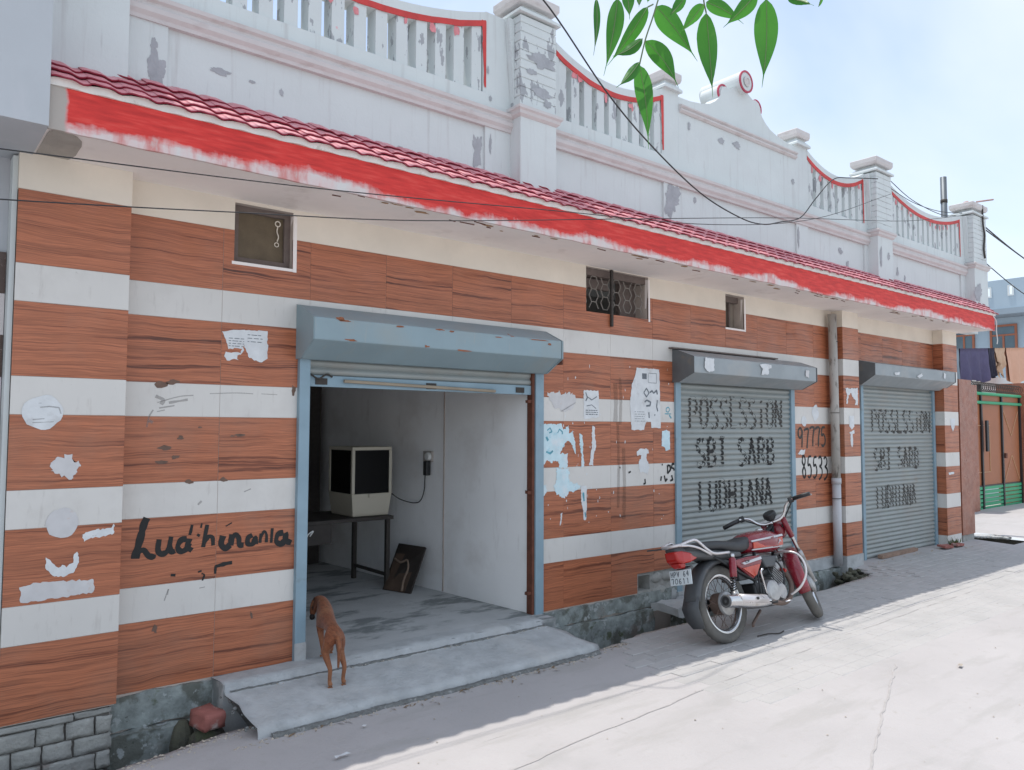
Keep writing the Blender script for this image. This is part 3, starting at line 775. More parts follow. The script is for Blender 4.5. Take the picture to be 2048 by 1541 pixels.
mb = MB(); mb.box(b+.0005, b+.024, -.0015, .04, c-.02, d-.02); mb.box(a-.004, b, -.0012, .03, c-.018, c-.0005); obj('plaster_edge', mb.jit(.003, 20), MM('soffit'), v3)

# ------------------------------------------------------------------ rooms behind the facade
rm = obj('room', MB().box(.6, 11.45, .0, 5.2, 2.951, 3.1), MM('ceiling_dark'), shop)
obj('room_floor', MB().box(1.5, 3.95, -.19, 4.0, -.1, .16), MM('room_floor'), rm)
mb = MB().add([(3.875, .045, .161), (3.60, 3.6, .161), (3.75, 3.6, .161), (3.965, .045, .161), (3.875, .045, 2.95), (3.60, 3.6, 2.95), (3.75, 3.6, 2.95), (3.965, .045, 2.95)], [(0,3,2,1),(4,5,6,7),(0,1,5,4),(1,2,6,5),(2,3,7,6),(3,0,4,7)])
obj('room_wall', mb, MM('room_wall'), rm)
mb = MB(); q = Vector((3.60-3.875, 3.555, 0)).normalized()
p0 = Vector((3.875, .045, 0))+q*1.03; s_ = Vector((-.0035, -.0003, 0))
mb.tube([p0+s_+Vector((0, 0, z)) for z in (.17, .6, 1.0, 1.5, 2.1, 2.9)], .006, 5); obj('wall_joint', mb, M('joint_brown', (.36,.29,.25), .9), rm)
obj('room_wall', MB().box(1.4, 1.6, .22, 4.0, .0, 2.95), MM('room_wall'), rm)
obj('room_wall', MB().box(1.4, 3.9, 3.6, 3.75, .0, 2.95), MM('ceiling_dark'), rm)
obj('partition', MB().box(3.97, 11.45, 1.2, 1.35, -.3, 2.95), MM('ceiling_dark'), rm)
obj('side_wall', MB().box(11.30, 11.49, .22, 5.2, -.3, 2.95), MM('white_paint'), rm)
obj('side_wall', MB().box(.55, .75, .22, 5.2, -.3, 2.95), MM('white_paint'), rm)
obj('rear_wall', MB().box(.55, 11.49, 5.2, 5.35, -.3, 3.1), MM('white_paint'), rm)

# ------------------------------------------------------------------ rolling shutters
SLP = .052
def slat_y(z, zb, y0):
    t = ((z-zb)/SLP) % 1.0
    return y0-.016*math.sin(math.pi*min(1, t*1.06))**.8
def slat_mesh(x0, x1, mat):
    mb = MB(); n = 8; pr2 = []
    for i in range(n+1):
        t = i/n; pr2.append((-.016*math.sin(math.pi*min(1, t*1.06))**.8 if t < .99 else .0, t*SLP))
    pr2 += [(.004, SLP), (.004, 0)]
    mb.prism(pr2, 'x', x0, x1); me = mb.mesh('slat'); me.materials.append(mat); return me
def hood(parent, x0, x1, top, ft, fb, bot, depth, mat, capmat, yb=-.001):
    poly = [(yb, top), (yb-.06, top-.012), (-depth, ft), (-depth, fb), (yb-.075, bot), (yb, bot)]
    h = obj('hood', MB().prism(poly, 'x', x0, x1), mat, parent, bevel=.006)
    k = .97
    obj('hood_end', MB().prism([(p[0], p[1]) for p in poly], 'x', x0-.004, x0-.0005), capmat, parent)
    obj('hood_end', MB().prism([(p[0]*1.02, p[1]) for p in poly], 'x', x1+.0005, x1+.012), capmat, parent)
    return h
M('rust_light', (.27,.10,.05), .85, var=.3, vs_=30)
s1 = obj('rolling_shutter', MB().box(2.046, 3.874, .02, .035, 1.83, 2.02), MM('slat_grey'), shop)
hood(s1, 1.965, 3.955, 2.325, 2.222, 2.09, 1.985, .25, MM('shutter_blue'), MM('shutter_blue'))
for x0, x1 in ((1.975, 2.045), (3.886, 3.968)):
    obj('guide_channel', MB().box(x0, x1, -.035, .044, .10, 1.99), MM('jamb_blue'), s1, bevel=.004)
obj('channel_edge', MB().box(3.862, 3.8855, -.02, .043, .13, 1.99).jit(.003, 9), MM('rust'), s1)
for z in (.32, 1.08, 1.77): obj('channel_lug', MB().box(3.825, 3.862, -.01, .02, z-.012, z+.012).jit(.006, 20), MM('rust'), s1)
sm = slat_mesh(2.05, 3.87, MM('slat_grey'))
for i in range(2): obj('slat', sm, None, s1, loc=Vector((0, .014, 1.895+SLP*i)))
obj('bottom_rail', MB().box(2.05, 3.87, -.004, .0195, 1.822, 1.893), MM('jamb_blue'), s1, bevel=.003)
obj('lift_rod', MB().tube([(2.28, -.02, 1.862), (3.5, -.02, 1.838)], .011, 8), M('rod_wood', (.33,.27,.20), .6), s1)
for x in (2.13, 2.95, 3.75): obj('lock_plate', MB().box(x-.04, x+.04, -.01, -.0045, 1.835, 1.875), MM('iron'), s1)
obj('bottom_stain', MB().box(1.973, 2.047, -.0362, -.0352, .10, .27).jit(.0, 1), MM('concrete'), s1)
mb = MB(); mb.tube(crom([(2.05, -.012, 1.90), (2.10, -.03, 1.87), (2.16, -.02, 1.90), (2.2, -.015, 1.885)]), .006, 6); obj('wire_tie', mb, MM('iron'), s1)

for x, z, rx, rz in ((2.13, 2.224, .03, .012), (2.16, 2.214, .045, .005), (2.55, 2.212, .03, .006), (2.85, 2.217, .035, .005), (2.95, 2.214, .02, .006), (3.05, 2.09, .05, .005), (2.2, 2.10, .04, .006), (2.75, 2.098, .02, .007), (3.72, 2.213, .10, .004), (3.83, 2.19, .02, .008), (3.35, 2.205, .03, .004)):
    obj('rust_patch', flat_poly(MB(), blob(x, z, rx, rz, 12, .5), -.2505, .001), MM('rust_light'), s1, sheet=True)
obj('end_bracket', MB().box(3.968, 3.98, -.235, -.1, 2.05, 2.21).jit(.01, 9), MM('rust'), s1)
s2 = obj('rolling_shutter', MB().box(5.64, 7.49, .02, .03, .10, 2.0), MM('slat_grey'), shop)
hood(s2, 5.555, 7.60, 2.29, 2.21, 2.065, 1.985, .245, MM('hood_grey'), MM('hood_cap'))
obj('hood_ledge', MB().box(5.50, 7.2, -.05, -.0015, 2.2895, 2.302), MM('vent_frame'), s2)
for x0, x1 in ((5.575, 5.65), (7.485, 7.555)):
    obj('guide_channel', MB().box(x0, x1, -.02, .044, .10, 1.99), MM('jamb_blue'), s2, bevel=.003)
sm = slat_mesh(5.651, 7.484, MM('slat_grey'))
Z2 = .115
for i in range(36): obj('slat', sm, None, s2, loc=Vector((0, .014, Z2+SLP*i)))
s3 = obj('rolling_shutter', MB().box(9.05, 10.97, .02, .03, .03, 2.1), MM('slat_grey'), shop)
hood(s3, 8.90, 11.13, 2.39, 2.335, 2.20, 2.09, .245, MM('hood_grey'), MM('hood_cap'))
for x0, x1 in ((9.0, 9.06), (10.97, 11.03)):
    obj('guide_channel', MB().box(x0, x1, -.02, .044, .03, 2.09), MM('jamb_blue'), s3, bevel=.003)
sm = slat_mesh(9.061, 10.969, MM('slat_grey'))
Z3 = .035
for i in range(39): obj('slat', sm, None, s3, loc=Vector((0, .014, Z3+SLP*i)))
obj('sill', rough_box(5.58, 7.55, -.03, .02, -.1, .112, .06, .012, 31), MM('concrete'), pl, sheet=True, smooth=True)

# ------------------------------------------------------------------ lettering brushed and sprayed on the walls
GL = {
'P': [[(0,0),(0,1)],[(0,1),(.6,.98),(.85,.85),(.82,.62),(.6,.5),(0,.48)]],
'O': [[(.5,1),(.15,.85),(.02,.5),(.15,.12),(.5,0),(.85,.15),(.97,.5),(.85,.88),(.5,1)]],
'S': [[(.92,.88),(.6,1),(.2,.94),(.05,.75),(.25,.58),(.7,.45),(.95,.25),(.75,.04),(.35,0),(.05,.12)]],
'E': [[(.85,1),(.05,1),(.05,0),(.9,0)],[(.05,.52),(.7,.52)]],
'I': [[(.5,0),(.5,1)],[(.2,1),(.8,1)],[(.2,0),(.8,0)]],
'i0': [[(.5,0),(.5,.7)]], 'i1': [[(.5,.88),(.5,1)]],
'N': [[(0,0),(.05,1),(.9,0),(.95,1)]],
'B': [[(.05,0),(.05,1)],[(.05,1),(.6,1),(.82,.85),(.75,.62),(.5,.53),(.05,.53)],[(.5,.53),(.85,.4),(.9,.18),(.65,0),(.05,0)]],
'A': [[(0,0),(.45,1),(.95,0)],[(.18,.38),(.76,.38)]],
'R': [[(.05,0),(.05,1)],[(.05,1),(.65,.98),(.85,.82),(.8,.6),(.55,.5),(.05,.5)],[(.45,.5),(.95,0)]],
'L': [[(.08,1),(.08,0),(.85,.02)]],
'U': [[(.05,1),(.05,.25),(.3,0),(.65,0),(.92,.25),(.92,1)]],
'D': [[(.05,0),(.05,1)],[(.05,1),(.55,.96),(.9,.7),(.92,.35),(.6,.05),(.05,0)]],
'H': [[(.05,0),(.05,1)],[(.92,0),(.92,1)],[(.05,.5),(.92,.52)]],
'9': [[(.8,.8),(.5,1),(.1,.9),(.05,.62),(.4,.5),(.8,.72),(.8,.85),(.78,.4),(.72,0)]],
'7': [[(.0,.92),(.45,1),(.9,.95),(.72,.5),(.6,0)]],
'5': [[(.9,1),(.3,.95),(.2,.58),(.6,.62),(.9,.4),(.8,.12),(.4,0),(.1,.08)]],
'8': [[(.5,.52),(.15,.72),(.3,.98),(.7,.95),(.8,.72),(.5,.52),(.2,.28),(.35,.02),(.7,0),(.85,.25),(.5,.52)]],
'3': [[(.1,.9),(.5,1),(.85,.82),(.7,.6),(.35,.54),(.8,.42),(.9,.2),(.6,0),(.1,-.1)]],
}
def ribbon(mb, pts, wd, ys, skip=None, step=.006, lift=.0014):
    P_ = []
    for i in range(len(pts)-1):
        a, b = Vector(pts[i]), Vector(pts[i+1]); k = max(1, int((b-a).length/step))
        for t in range(k): P_.append(a.lerp(b, t/k))
    P_.append(Vector(pts[-1]))
    if len(P_) < 2: return
    ph = rnd(0, 50); prev = None; lift += rnd(0, .0003)
    for i, p in enumerate(P_):
        d = (P_[min(i+1, len(P_)-1)]-P_[max(i-1, 0)])
        if d.length < 1e-7: continue
        d.normalize(); n = Vector((-d.y, d.x))
        h = wd*.5*(1+.35*noise.noise(Vector((ph, i*.17, 0))))
        l, r = p+n*h, p-n*h
        cur = []
        for q in (l, r):
            mb.v.append((q.x, ys(q.y)-lift-i*3e-6, q.y)); cur.append(len(mb.v)-1)
        if prev and not (skip and skip(p.y)): mb.f.append((prev[0], prev[1], cur[1], cur[0]))
        prev = cur
def lettering(mb, txt, x0, x1, z0, z1, wd, ys, skip=None, jit=.05, slope=0.0, fill=.80, smooth=True):
    n = len(txt); ad = (x1-x0)/n
    for i, ch in enumerate(txt):
        if ch == ' ': continue
        dz = rnd(-jit, jit)*(z1-z0)
        for st in GL[ch]:
            pts = [(x0+ad*i+ad*fill*p[0]+rnd(-1, 1)*jit*ad*.4, z0+dz+slope*(i/n)*(z1-z0)+(z1-z0)*p[1]) for p in st]
            if (smooth is True or (smooth == 'O' and ch in 'OSUDPBR')) and len(pts) > 3: pts = [(q.x, q.y) for q in crom([Vector((p[0], p[1])) for p in pts], 5)]
            ribbon(mb, pts, wd, ys, skip)
def letters(txt, x0, x1, z0, z1, wd, ys, mat, parent, sk=None, **k):
    n = len(txt); ad = (x1-x0)/n; sl_ = k.pop('slope', 0.0)
    for i, ch in enumerate(txt):
        if ch == ' ': continue
        dz = sl_*(i/n)*(z1-z0)
        for key in (['i0', 'i1'] if ch == 'i' else [ch]):
            mb = MB(); lettering(mb, [key], x0+ad*i, x0+ad*(i+1), z0+dz, z1+dz, wd, ys, sk, **k)
            if mb.f: obj('letter', mb, mat, parent, sheet=True)
def paint_on_slats(sh, Zb, rows, mats):
    ys = lambda z: slat_y(z, Zb, .014)
    sk = lambda z: ((z-Zb)/SLP) % 1.0 < .10 or ((z-Zb)/SLP) % 1.0 > .97
    for (txt, x0, x1, z0, z1, wd), mt in zip(rows, mats):
        letters(txt, x0, x1, z0, z1, wd, ys, MM(mt), sh, sk, fill=.74, jit=.03, smooth='O' )
paint_on_slats(s2, Z2, [("POSSESSiON", 5.80, 7.37, 1.58, 1.86, .033), ("SBI SARB", 5.90, 7.22, 1.22, 1.47, .040), ("LUDHIANA", 5.93, 7.16, .80, 1.07, .036)], ('black_faded', 'black_paint', 'black_paint'))
paint_on_slats(s3, Z3, [("POSSESSiON", 9.30, 10.95, 1.54, 1.81, .036), ("SBI SARB", 9.34, 10.58, 1.09, 1.33, .040), ("LUDHIANA", 9.38, 10.46, .61, .87, .034)], ('black_faded', 'black_faded', 'black_faded'))
M('grime', (.12,.075,.05), .8, var=.3, vs_=25, alpha=.22)
flat = lambda z: 0.0
letters("97775", 7.64, 8.22, 1.37, 1.58, .026, flat, MM('black_faded'), wall, jit=.06, fill=.85)
letters("85533", 7.70, 8.26, 1.05, 1.28, .024, flat, MM('black_paint'), wall, jit=.06, fill=.8, slope=-.12)
for st in ([(5.475,1.24),(5.475,1.165)],[(5.475,1.24),(5.51,1.235),(5.515,1.20),(5.475,1.165)],[(5.57,1.25),(5.54,1.25),(5.53,1.215),(5.56,1.21),(5.565,1.19)],[(5.40,1.255),(5.405,1.24)],[(5.39,1.145),(5.38,1.105)],[(5.43,1.15),(5.445,1.10),(5.47,1.12)],[(5.53,1.15),(5.545,1.11),(5.51,1.10)],[(5.17,1.13),(5.175,1.09),(5.15,1.088)],[(4.96,1.19),(4.99,1.20)],[(4.85,1.235),(4.86,1.24)]):
    mb = MB(); ribbon(mb, st, .018, flat); obj('letter_fragment', mb, MM('black_paint'), wall, sheet=True)
# cursive town name, thick black brush with breaks in it
LUD = [([(1.135,1.075),(1.12,1.04),(1.105,.97),(1.085,.885),(1.082,.862)], .034), ([(1.085,.885),(1.12,.905),(1.145,.875),(1.165,.862),(1.175,.878)], .026),
       ([(1.20,.955),(1.195,.90),(1.21,.875),(1.235,.88),(1.25,.90)], .026), ([(1.262,.965),(1.255,.91),(1.265,.88),(1.285,.885)], .026),
       ([(1.345,.945),(1.315,.94),(1.298,.905),(1.315,.878),(1.345,.89),(1.358,.92)], .028), ([(1.372,1.02),(1.365,.985),(1.36,.965)], .014), ([(1.358,.945),(1.35,.90),(1.375,.878)], .028),
       ([(1.455,1.015),(1.445,.96),(1.435,.89)], .020), ([(1.437,.905),(1.46,.945),(1.485,.94),(1.49,.895)], .020),
       ([(1.545,.945),(1.535,.90),(1.56,.872),(1.585,.89)], .032), ([(1.595,.95),(1.59,.885)], .028), ([(1.592,.92),(1.615,.945),(1.635,.925),(1.64,.885),(1.665,.882)], .026), ([(1.575,1.01),(1.578,1.004)], .034),
       ([(1.715,.935),(1.69,.92),(1.69,.885),(1.72,.885),(1.735,.92),(1.735,.88)], .026), ([(1.765,.94),(1.762,.885)], .014), ([(1.765,.915),(1.785,.95),(1.80,.93),(1.80,.885)], .016), ([(1.835,.965),(1.83,.88)], .016),
       ([(1.905,.935),(1.87,.925),(1.862,.885),(1.89,.868),(1.915,.89),(1.92,.925),(1.925,.885),(1.955,.868)], .030),
       ([(1.505,.775),(1.565,.785),(1.60,.788)], .018), ([(1.507,.778),(1.505,.735)], .014), ([(1.41,.755),(1.43,.76)], .008), ([(1.43,.745),(1.445,.735),(1.435,.705)], .008), ([(1.425,1.025),(1.42,1.0)], .010), ([(1.40,.965),(1.415,.955)], .014), ([(1.265,.755),(1.29,.752)], .014)]
for st, wd in LUD:
    pts = [(q.x, q.y) for q in crom([Vector((p[0], p[1])) for p in st], 6)] if len(st) > 2 else st
    mb = MB(); ribbon(mb, pts, wd*1.12, flat, step=.004); obj('brush_stroke', mb, MM('black_paint'), wall, sheet=True)
# specks of old paper left on the tiles
mb = MB()
for i in range(80):
    x, z = random.choice(((rnd(3.98, 5.55), rnd(.75, 2.1)), (rnd(4.0, 4.6), rnd(.9, 1.7))))
    flat_poly(mb, blob(x, z, rnd(.002, .006), rnd(.003, .016), 7, .6), 0, .0011+i*1e-6)
stuff(obj('paper_specks', mb, MM('paper'), wall, sheet=True))
# stains and scribbles on the left bay
mb = MB()
for x, z, rx, rz in ((1.19,1.80,.035,.018),(1.25,1.815,.03,.014),(1.30,1.505,.018,.01),(1.63,1.52,.03,.008),(1.585,1.515,.015,.005),(1.21,1.45,.03,.012),(1.27,1.40,.02,.01),(1.20,1.375,.028,.009),(1.35,1.26,.022,.012),(1.54,1.265,.02,.012),(1.19,.475,.016,.02),(1.72,.47,.008,.025),(1.40,1.565,.012,.004),(2.0-.05,1.79,.012,.03)):
    obj('paint_stain', flat_poly(MB(), blob(x, z, rx, rz, 12, .5), 0, .0013), MM('smear'), wall, sheet=True)
mb = MB()
for st, wd in (([(1.12,1.565),(1.13,1.62),(1.15,1.66)], .008), ([(1.17,1.70),(1.28,1.735),(1.36,1.745)], .006), ([(1.45,1.757),(1.6,1.766),(1.7,1.764)], .005), ([(1.75,1.765),(1.85,1.763)], .004), ([(1.16,1.735),(1.20,1.715),(1.19,1.69)], .02), ([(1.18,1.67),(1.26,1.685)], .008), ([(1.17,1.65),(1.21,1.66)], .006), ([(1.23,1.70),(1.33,1.72)], .014), ([(1.13,1.60),(1.15,1.59)], .02), ([(1.66,1.19),(1.70,1.205)], .006), ([(1.25,.65),(1.255,.68),(1.235,.62)], .008), ([(1.42,.665),(1.45,.668)], .005), ([(1.4,1.13),(1.42,1.15)], .01)):
    mb = MB(); ribbon(mb, [(q.x, q.y) for q in crom([Vector(p) for p in st], 6)] if len(st) > 2 else st, wd, flat); obj('charcoal_smudge', mb, MM('smear_grey'), wall, sheet=True)
mb = MB()
for x, za, zb_ in ((4.80,1.95,1.62),(4.86,2.0,1.60),(4.83,1.62,.9),(4.90,1.4,.8)):
    mb = MB(); ribbon(mb, [(x, za), (x+.01, (za+zb_)/2), (x, zb_)], rnd(.03, .05), flat); obj('grime_streak', mb, MM('grime'), wall, sheet=True)

# ================================================================== GROUND
def lip(x):
    pts = [(-4, -.60), (.2, -.60), (.9, -.525), (1.31, -.415), (1.6, -.375), (3.8, -.50), (4.06, -.535), (4.66, -.44), (5.2, -.435), (7.18, -.47), (8.34, -.40), (8.6, -.2)]
    for (a, b), (c, d) in zip(pts, pts[1:]):
        if a <= x <= c: return b+(d-b)*(x-a)/(c-a)
    return 0.0
def trench(x):
    return -4 <= x <= 8.55
def ground_z(x, y):
    z = noise.noise(Vector((x*1.1, y*1.1, 0)))*.006+noise.noise(Vector((x*5, y*5, 3)))*.003
    if x > 8.4 and y > -.9:
        k = min(1, (x-8.4)/.4)*min(1, max(0, (y+.9)/.8)); z += .035*k
    if x > 12.6 and y > -.5: z += .03*min(1, (x-12.6)/1.0)
    return z-.004
mb = MB(); idx = {}
DX = .08
gx = [-4+DX*i for i in range(int(24/DX)+1)]
rows_ = 14
def gv(i, j):
    if (i, j) not in idx:
        x = gx[i]
        if trench(x): y0 = lip(x)+noise.noise(Vector((x*4, 0, 9)))*.03+noise.noise(Vector((x*15, 0, 4)))*.015
        elif x < 12.0: y0 = .02
        else: y0 = 1.3
        y1 = -1.35
        y = y0+(y1-y0)*(j/rows_)**1.0
        idx[(i, j)] = len(mb.v); mb.v.append((x, y, ground_z(x, y)-(.012 if j == 0 and trench(x) else 0)))
    return idx[(i, j)]
def hole(x, y): return 12.0 < x < 12.75 and -.52 < y < .10
for i in range(len(gx)-1):
    for j in range(rows_):
        q = (gv(i, j), gv(i, j+1), gv(i+1, j+1), gv(i+1, j))
        cx_ = sum(mb.v[k][0] for k in q)/4; cy_ = sum(mb.v[k][1] for k in q)/4
        if hole(cx_, cy_): continue
        mb.f.append(q)
for i in range(len(gx)-1):             # vertical face of the road along the drain
    if trench(gx[i]) and trench(gx[i+1]):
        a, b = mb.v[gv(i, 0)], mb.v[gv(i+1, 0)]
        k = len(mb.v); mb.v += [(a[0], a[1]-.03, -.4), (b[0], b[1]-.03, -.4)]
        mb.f.append((gv(i, 0), gv(i+1, 0), k+1, k))
# the rest of the street as one sheet out to the horizon
E_ = 600
k = len(mb.v)
mb.v += [(-E_, -E_, -.004), (E_, -E_, -.004), (E_, -1.35, -.004), (20, -1.35, -.004), (-4, -1.35, -.004), (-E_, -1.35, -.004), (20, 1.3, -.004), (20, E_, -.004), (E_, E_, -.004), (-4, -.6, -.004), (-E_, E_, -.004), (-4, E_, -.004), (20, 1.3, -.004), (-4, 1.3, -.004)]
mb.f += [(k, k+1, k+2, k+3, k+4, k+5), (k+3, k+2, k+8, k+7, k+6), (k+5, k+4, k+9, k+13, k+11, k+10), (k+13, k+12, k+7, k+11)]
for i_ in range(len(mb.v)): pass
road = struct(obj('road', mb, MM('road'), sheet=True, smooth=True))
# drain: floor and back wall
mb = MB(); mb.box(-4, 8.6, -.75, .0, -.46, -.33); mb.box(11.9, 12.9, -.7, .3, -.5, -.3); mb.box(8.5, 8.62, -.6, -.05, -.45, -.03); mb.box(11.9, 12.9, .12, .3, -.4, -.03); mb.box(12.76, 12.9, -.7, .2, -.4, -.03)
dr = struct(obj('drain', mb.jit(.02, 4), MM('drain_dark')))
mb = MB()
for i in range(60):
    x = random.choice((rnd(.6, 1.6), rnd(3.9, 5.3), rnd(7.6, 8.5))); y = rnd(-.42, -.12)
    s = rnd(.015, .05); mb.ell((x, y, -.33+s*.5), (s, s*rnd(.6, 1.2), s*.7), 7, 5)
stuff(obj('drain_silt', mb.jit(.012, 18), MM('mossy'), dr))

# interlocking pavers in front of the shops
PL, PWD = .205, .103
pm = MB(); a, b, h, e = PL/2-.0022, PWD/2-.0022, .0065, .004
pm.add([(-a,-b,-.01),(a,-b,-.01),(a,b,-.01),(-a,b,-.01),(-a,-b,h-e*.8),(a,-b,h-e*.8),(a,b,h-e*.8),(-a,b,h-e*.8),(-a+e,-b+e,h),(a-e,-b+e,h),(a-e,b-e,h),(-a+e,b-e,h)],
       [(0,1,5,4),(1,2,6,5),(2,3,7,6),(3,0,4,7),(4,5,9,8),(5,6,10,9),(6,7,11,10),(7,4,8,11),(8,9,10,11)])
pme = pm.mesh('paver'); pme.materials.append(MM('paver'))
cand = []
r = 0; y = -.56
while y > -1.9:
    x = 4.0+(PL/2 if r % 2 else 0)
    while x < 11.8:
        ylim = lip(x)-.07 if trench(x) else -.12
        ramp_ = 1.3 < x < 4.15 and y > -.80
        if y < ylim and not ramp_: cand.append((x, y))
        x += PL
    y -= PWD; r += 1
y = -.56+PWD; r = 1
while y < -.1:
    x = 4.2+(PL/2 if r % 2 else 0)
    while x < 11.8:
        if y < (lip(x)-.07 if trench(x) else -.25): cand.append((x, y))
        x += PL
    y += PWD; r += 1
def psize(p):
    d = Vector((p[0], p[1]+4.51, -1.57)); ok = 1 if (-1.30 < p[1]) else .02
    return ok/(d.length**2)
cand.sort(key=lambda p: -psize(p))
big = cand[:290]; rest = cand[290:]
for x, y in big:
    obj('paver', pme, None, road, loc=Vector((x, y, ground_z(x, y)+rnd(-.0025, .0012))), rot=(rnd(-.012, .012), rnd(-.008, .008), rnd(-.012, .012)))
mb = MB()
for x, y in rest:
    z = (ground_z(x, y) if y > -1.35 else -.004)+rnd(-.0062, -.0035)
    t1, t2 = rnd(-.008, .008), rnd(-.006, .006)
    mb.add([(x+v[0], y+v[1], z+v[2]+v[1]*t1+v[0]*t2) for v in pm.v], pm.f)
stuff(obj('paver_field', mb, MM('paver'), road))

# shallow joints and cracks in the street surface
def crack(pts, w_, label):
    mb = MB(); P_ = crom([Vector((a, b, .0)) for a, b in pts], 24)
    for i, q in enumerate(P_):
        d = (P_[min(i+1, len(P_)-1)]-P_[max(i-1, 0)]).normalized(); n = Vector((-d.y, d.x, 0))
        o_ = n*noise.noise(Vector((i*.31, w_*99, 0)))*.02; h = w_*(.5+.7*abs(noise.noise(Vector((i*.4, 3, 0)))))
        mb.v += [q+o_-n*h+Vector((0, 0, -.0015)), q+o_+Vector((0, 0, -.0005)), q+o_+n*h+Vector((0, 0, -.0015))]
    for i in range(len(P_)-1):
        for k in (0, 1): a = i*3+k; mb.f.append((a, a+1, a+4, a+3))
    return obj('road_joint', mb, MM('joint_dust'), road, sheet=True)
M('joint_dust', (.41,.39,.38), .95, var=.2, vs_=12, dirt=[((.43,.415,.40), 9, .5, .1, .8)])
crack([(5.33, -2.05), (4.55, -2.35), (3.85, -2.62), (3.1, -2.95)], .009, '')
crack([(1.6, -1.75), (3.1, -1.62), (4.6, -1.52), (6.2, -1.46), (8.4, -1.42)], .008, '')
# ramp and threshold slab
def ramp_mesh():
    mb = MB(); nx, sec = 70, [(-.02, .1655), (-.12, .166), (-.195, .163), (-.205, .128), (-.26, .122), (-.36, .10), (-.46, .077), (-.56, .055), (-.60, .046), (-.615, .02), (-.617, -.03)]
    for i in range(nx+1):
        u = i/nx
        for y, z in sec:
            k = min(1, max(0, (-y-.2)/.4))
            xl = 1.50+.03*k; xr = 3.83+.13*k
            x = xl+(xr-xl)*u
            if i in (0, nx): x += noise.noise(Vector((y*9, i, 0)))*.05
            dy = noise.noise(Vector((x*2.0, 2, 0)))*.016+noise.noise(Vector((x*11, 7, 0)))*.009 if y < -.15 else 0
            dz = noise.noise(Vector((x*6, y*6, 1)))*.007+noise.noise(Vector((x*23, y*23, 1)))*.003
            if -.23 < y < -.19: dz += noise.noise(Vector((x*17, 5, 1)))*.008
            mb.v.append((x, y+dy*(1 if y > -.5 else 1.2), z+dz*(1 if z > 0 else 0)))
    n = len(sec)
    for i in range(nx):
        for j in range(n-1):
            a = i*n+j; mb.f.append((a, a+1, a+n+1, a+n))
    for i in (0, nx):                     # broken ends
        b = len(mb.v)
        for j in range(n):
            v = mb.v[i*n+j]; mb.v.append((v[0]+(.22 if i == 0 else -.15), v[1], -.2))
        for j in range(n-1): mb.f.append((i*n+j, i*n+j+1, b+j+1, b+j))
    return mb
ramp_o = tag(obj('entrance_ramp', ramp_mesh(), MM('concrete'), sheet=True, smooth=True), 'rough grey concrete ramp bridging the drain before the open doorway', 'ramp')
mb = MB()
for i in range(26):
    x = 1.53+rnd(-.05, .06); y = rnd(-.60, -.2); s = rnd(.004, .014)
    mb.ell((x, y, .11-(-y-.2)*.2-s*.2), (s, s, s*.8), 6, 4)
BE = mb

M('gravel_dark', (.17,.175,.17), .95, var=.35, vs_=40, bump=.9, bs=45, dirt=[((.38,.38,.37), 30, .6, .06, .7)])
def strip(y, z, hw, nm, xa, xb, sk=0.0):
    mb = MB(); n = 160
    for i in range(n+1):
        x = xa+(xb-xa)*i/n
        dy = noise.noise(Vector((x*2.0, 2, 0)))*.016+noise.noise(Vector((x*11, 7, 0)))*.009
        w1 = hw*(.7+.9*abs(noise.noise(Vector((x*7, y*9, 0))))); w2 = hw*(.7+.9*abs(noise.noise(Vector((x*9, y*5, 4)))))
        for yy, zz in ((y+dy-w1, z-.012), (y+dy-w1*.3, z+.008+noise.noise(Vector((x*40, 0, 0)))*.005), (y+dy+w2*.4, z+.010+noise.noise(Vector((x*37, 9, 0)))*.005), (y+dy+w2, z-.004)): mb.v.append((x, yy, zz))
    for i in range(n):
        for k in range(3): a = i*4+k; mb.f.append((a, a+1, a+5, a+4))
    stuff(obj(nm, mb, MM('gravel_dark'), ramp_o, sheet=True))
stuff(obj('broken_edge', BE.jit(.006, 30), MM('gravel_dark'), ramp_o))
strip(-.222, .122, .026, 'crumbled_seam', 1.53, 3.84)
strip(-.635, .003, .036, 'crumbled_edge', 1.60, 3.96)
def rubble(name, loc, r, mat, label, cat, seed, group=None):
    m2 = MB().ell((0, 0, 0), r, 12, 8).jit(.35*min(r), 1.0/max(r), seed)
    return tag(obj(name, m2, mat, loc=loc, rot=(rnd(-.2, .2), rnd(-.2, .2), rnd(0, 3))), label, cat, group)
bk = MB().box(-.058, .058, -.075, .075, -.04, .04)
bm = bmesh.new(); me = bk.mesh('brick'); bm.from_mesh(me); bmesh.ops.subdivide_edges(bm, edges=bm.edges, cuts=3, use_grid_fill=True)
for v in bm.verts: v.co += noise.noise_vector(v.co*22)*.009
bm.to_mesh(me); bm.free()
tag(obj('brick', me, MM('red_brick'), loc=(1.395, -.27, .035), rot=(.05, .04, .25), smooth=True), 'dusty red brick propped in the drain beside the ramp', 'brick')
rubble('stone', (1.40, -.25, -.10), (.07, .10, .09), MM('drain_dark'), 'dark wet stone under the red brick in the drain', 'stone', 3)
rubble('stone', (1.29, -.20, -.10), (.05, .06, .14), MM('mossy'), 'upright mossy stone beside the red brick in the drain', 'stone', 9)
rubble('stone', (1.05, -.32, -.22), (.22, .10, .07), MM('mossy'), 'long mossy lump in the drain below the left pilaster', 'stone', 5)
# silt heap under the downpipe
mb = MB()
for i in range(50):
    s = rnd(.02, .055); mb.ell((8.27+rnd(-.16, .2), -.22+rnd(-.12, .1), -.20+rnd(0, .22)), (s, s, s*.8), 7, 5)
tag(stuff(obj('debris_heap', mb.jit(.02, 12), MM('mossy'))), 'dark mossy rubble heap under the downpipe', 'rubble')
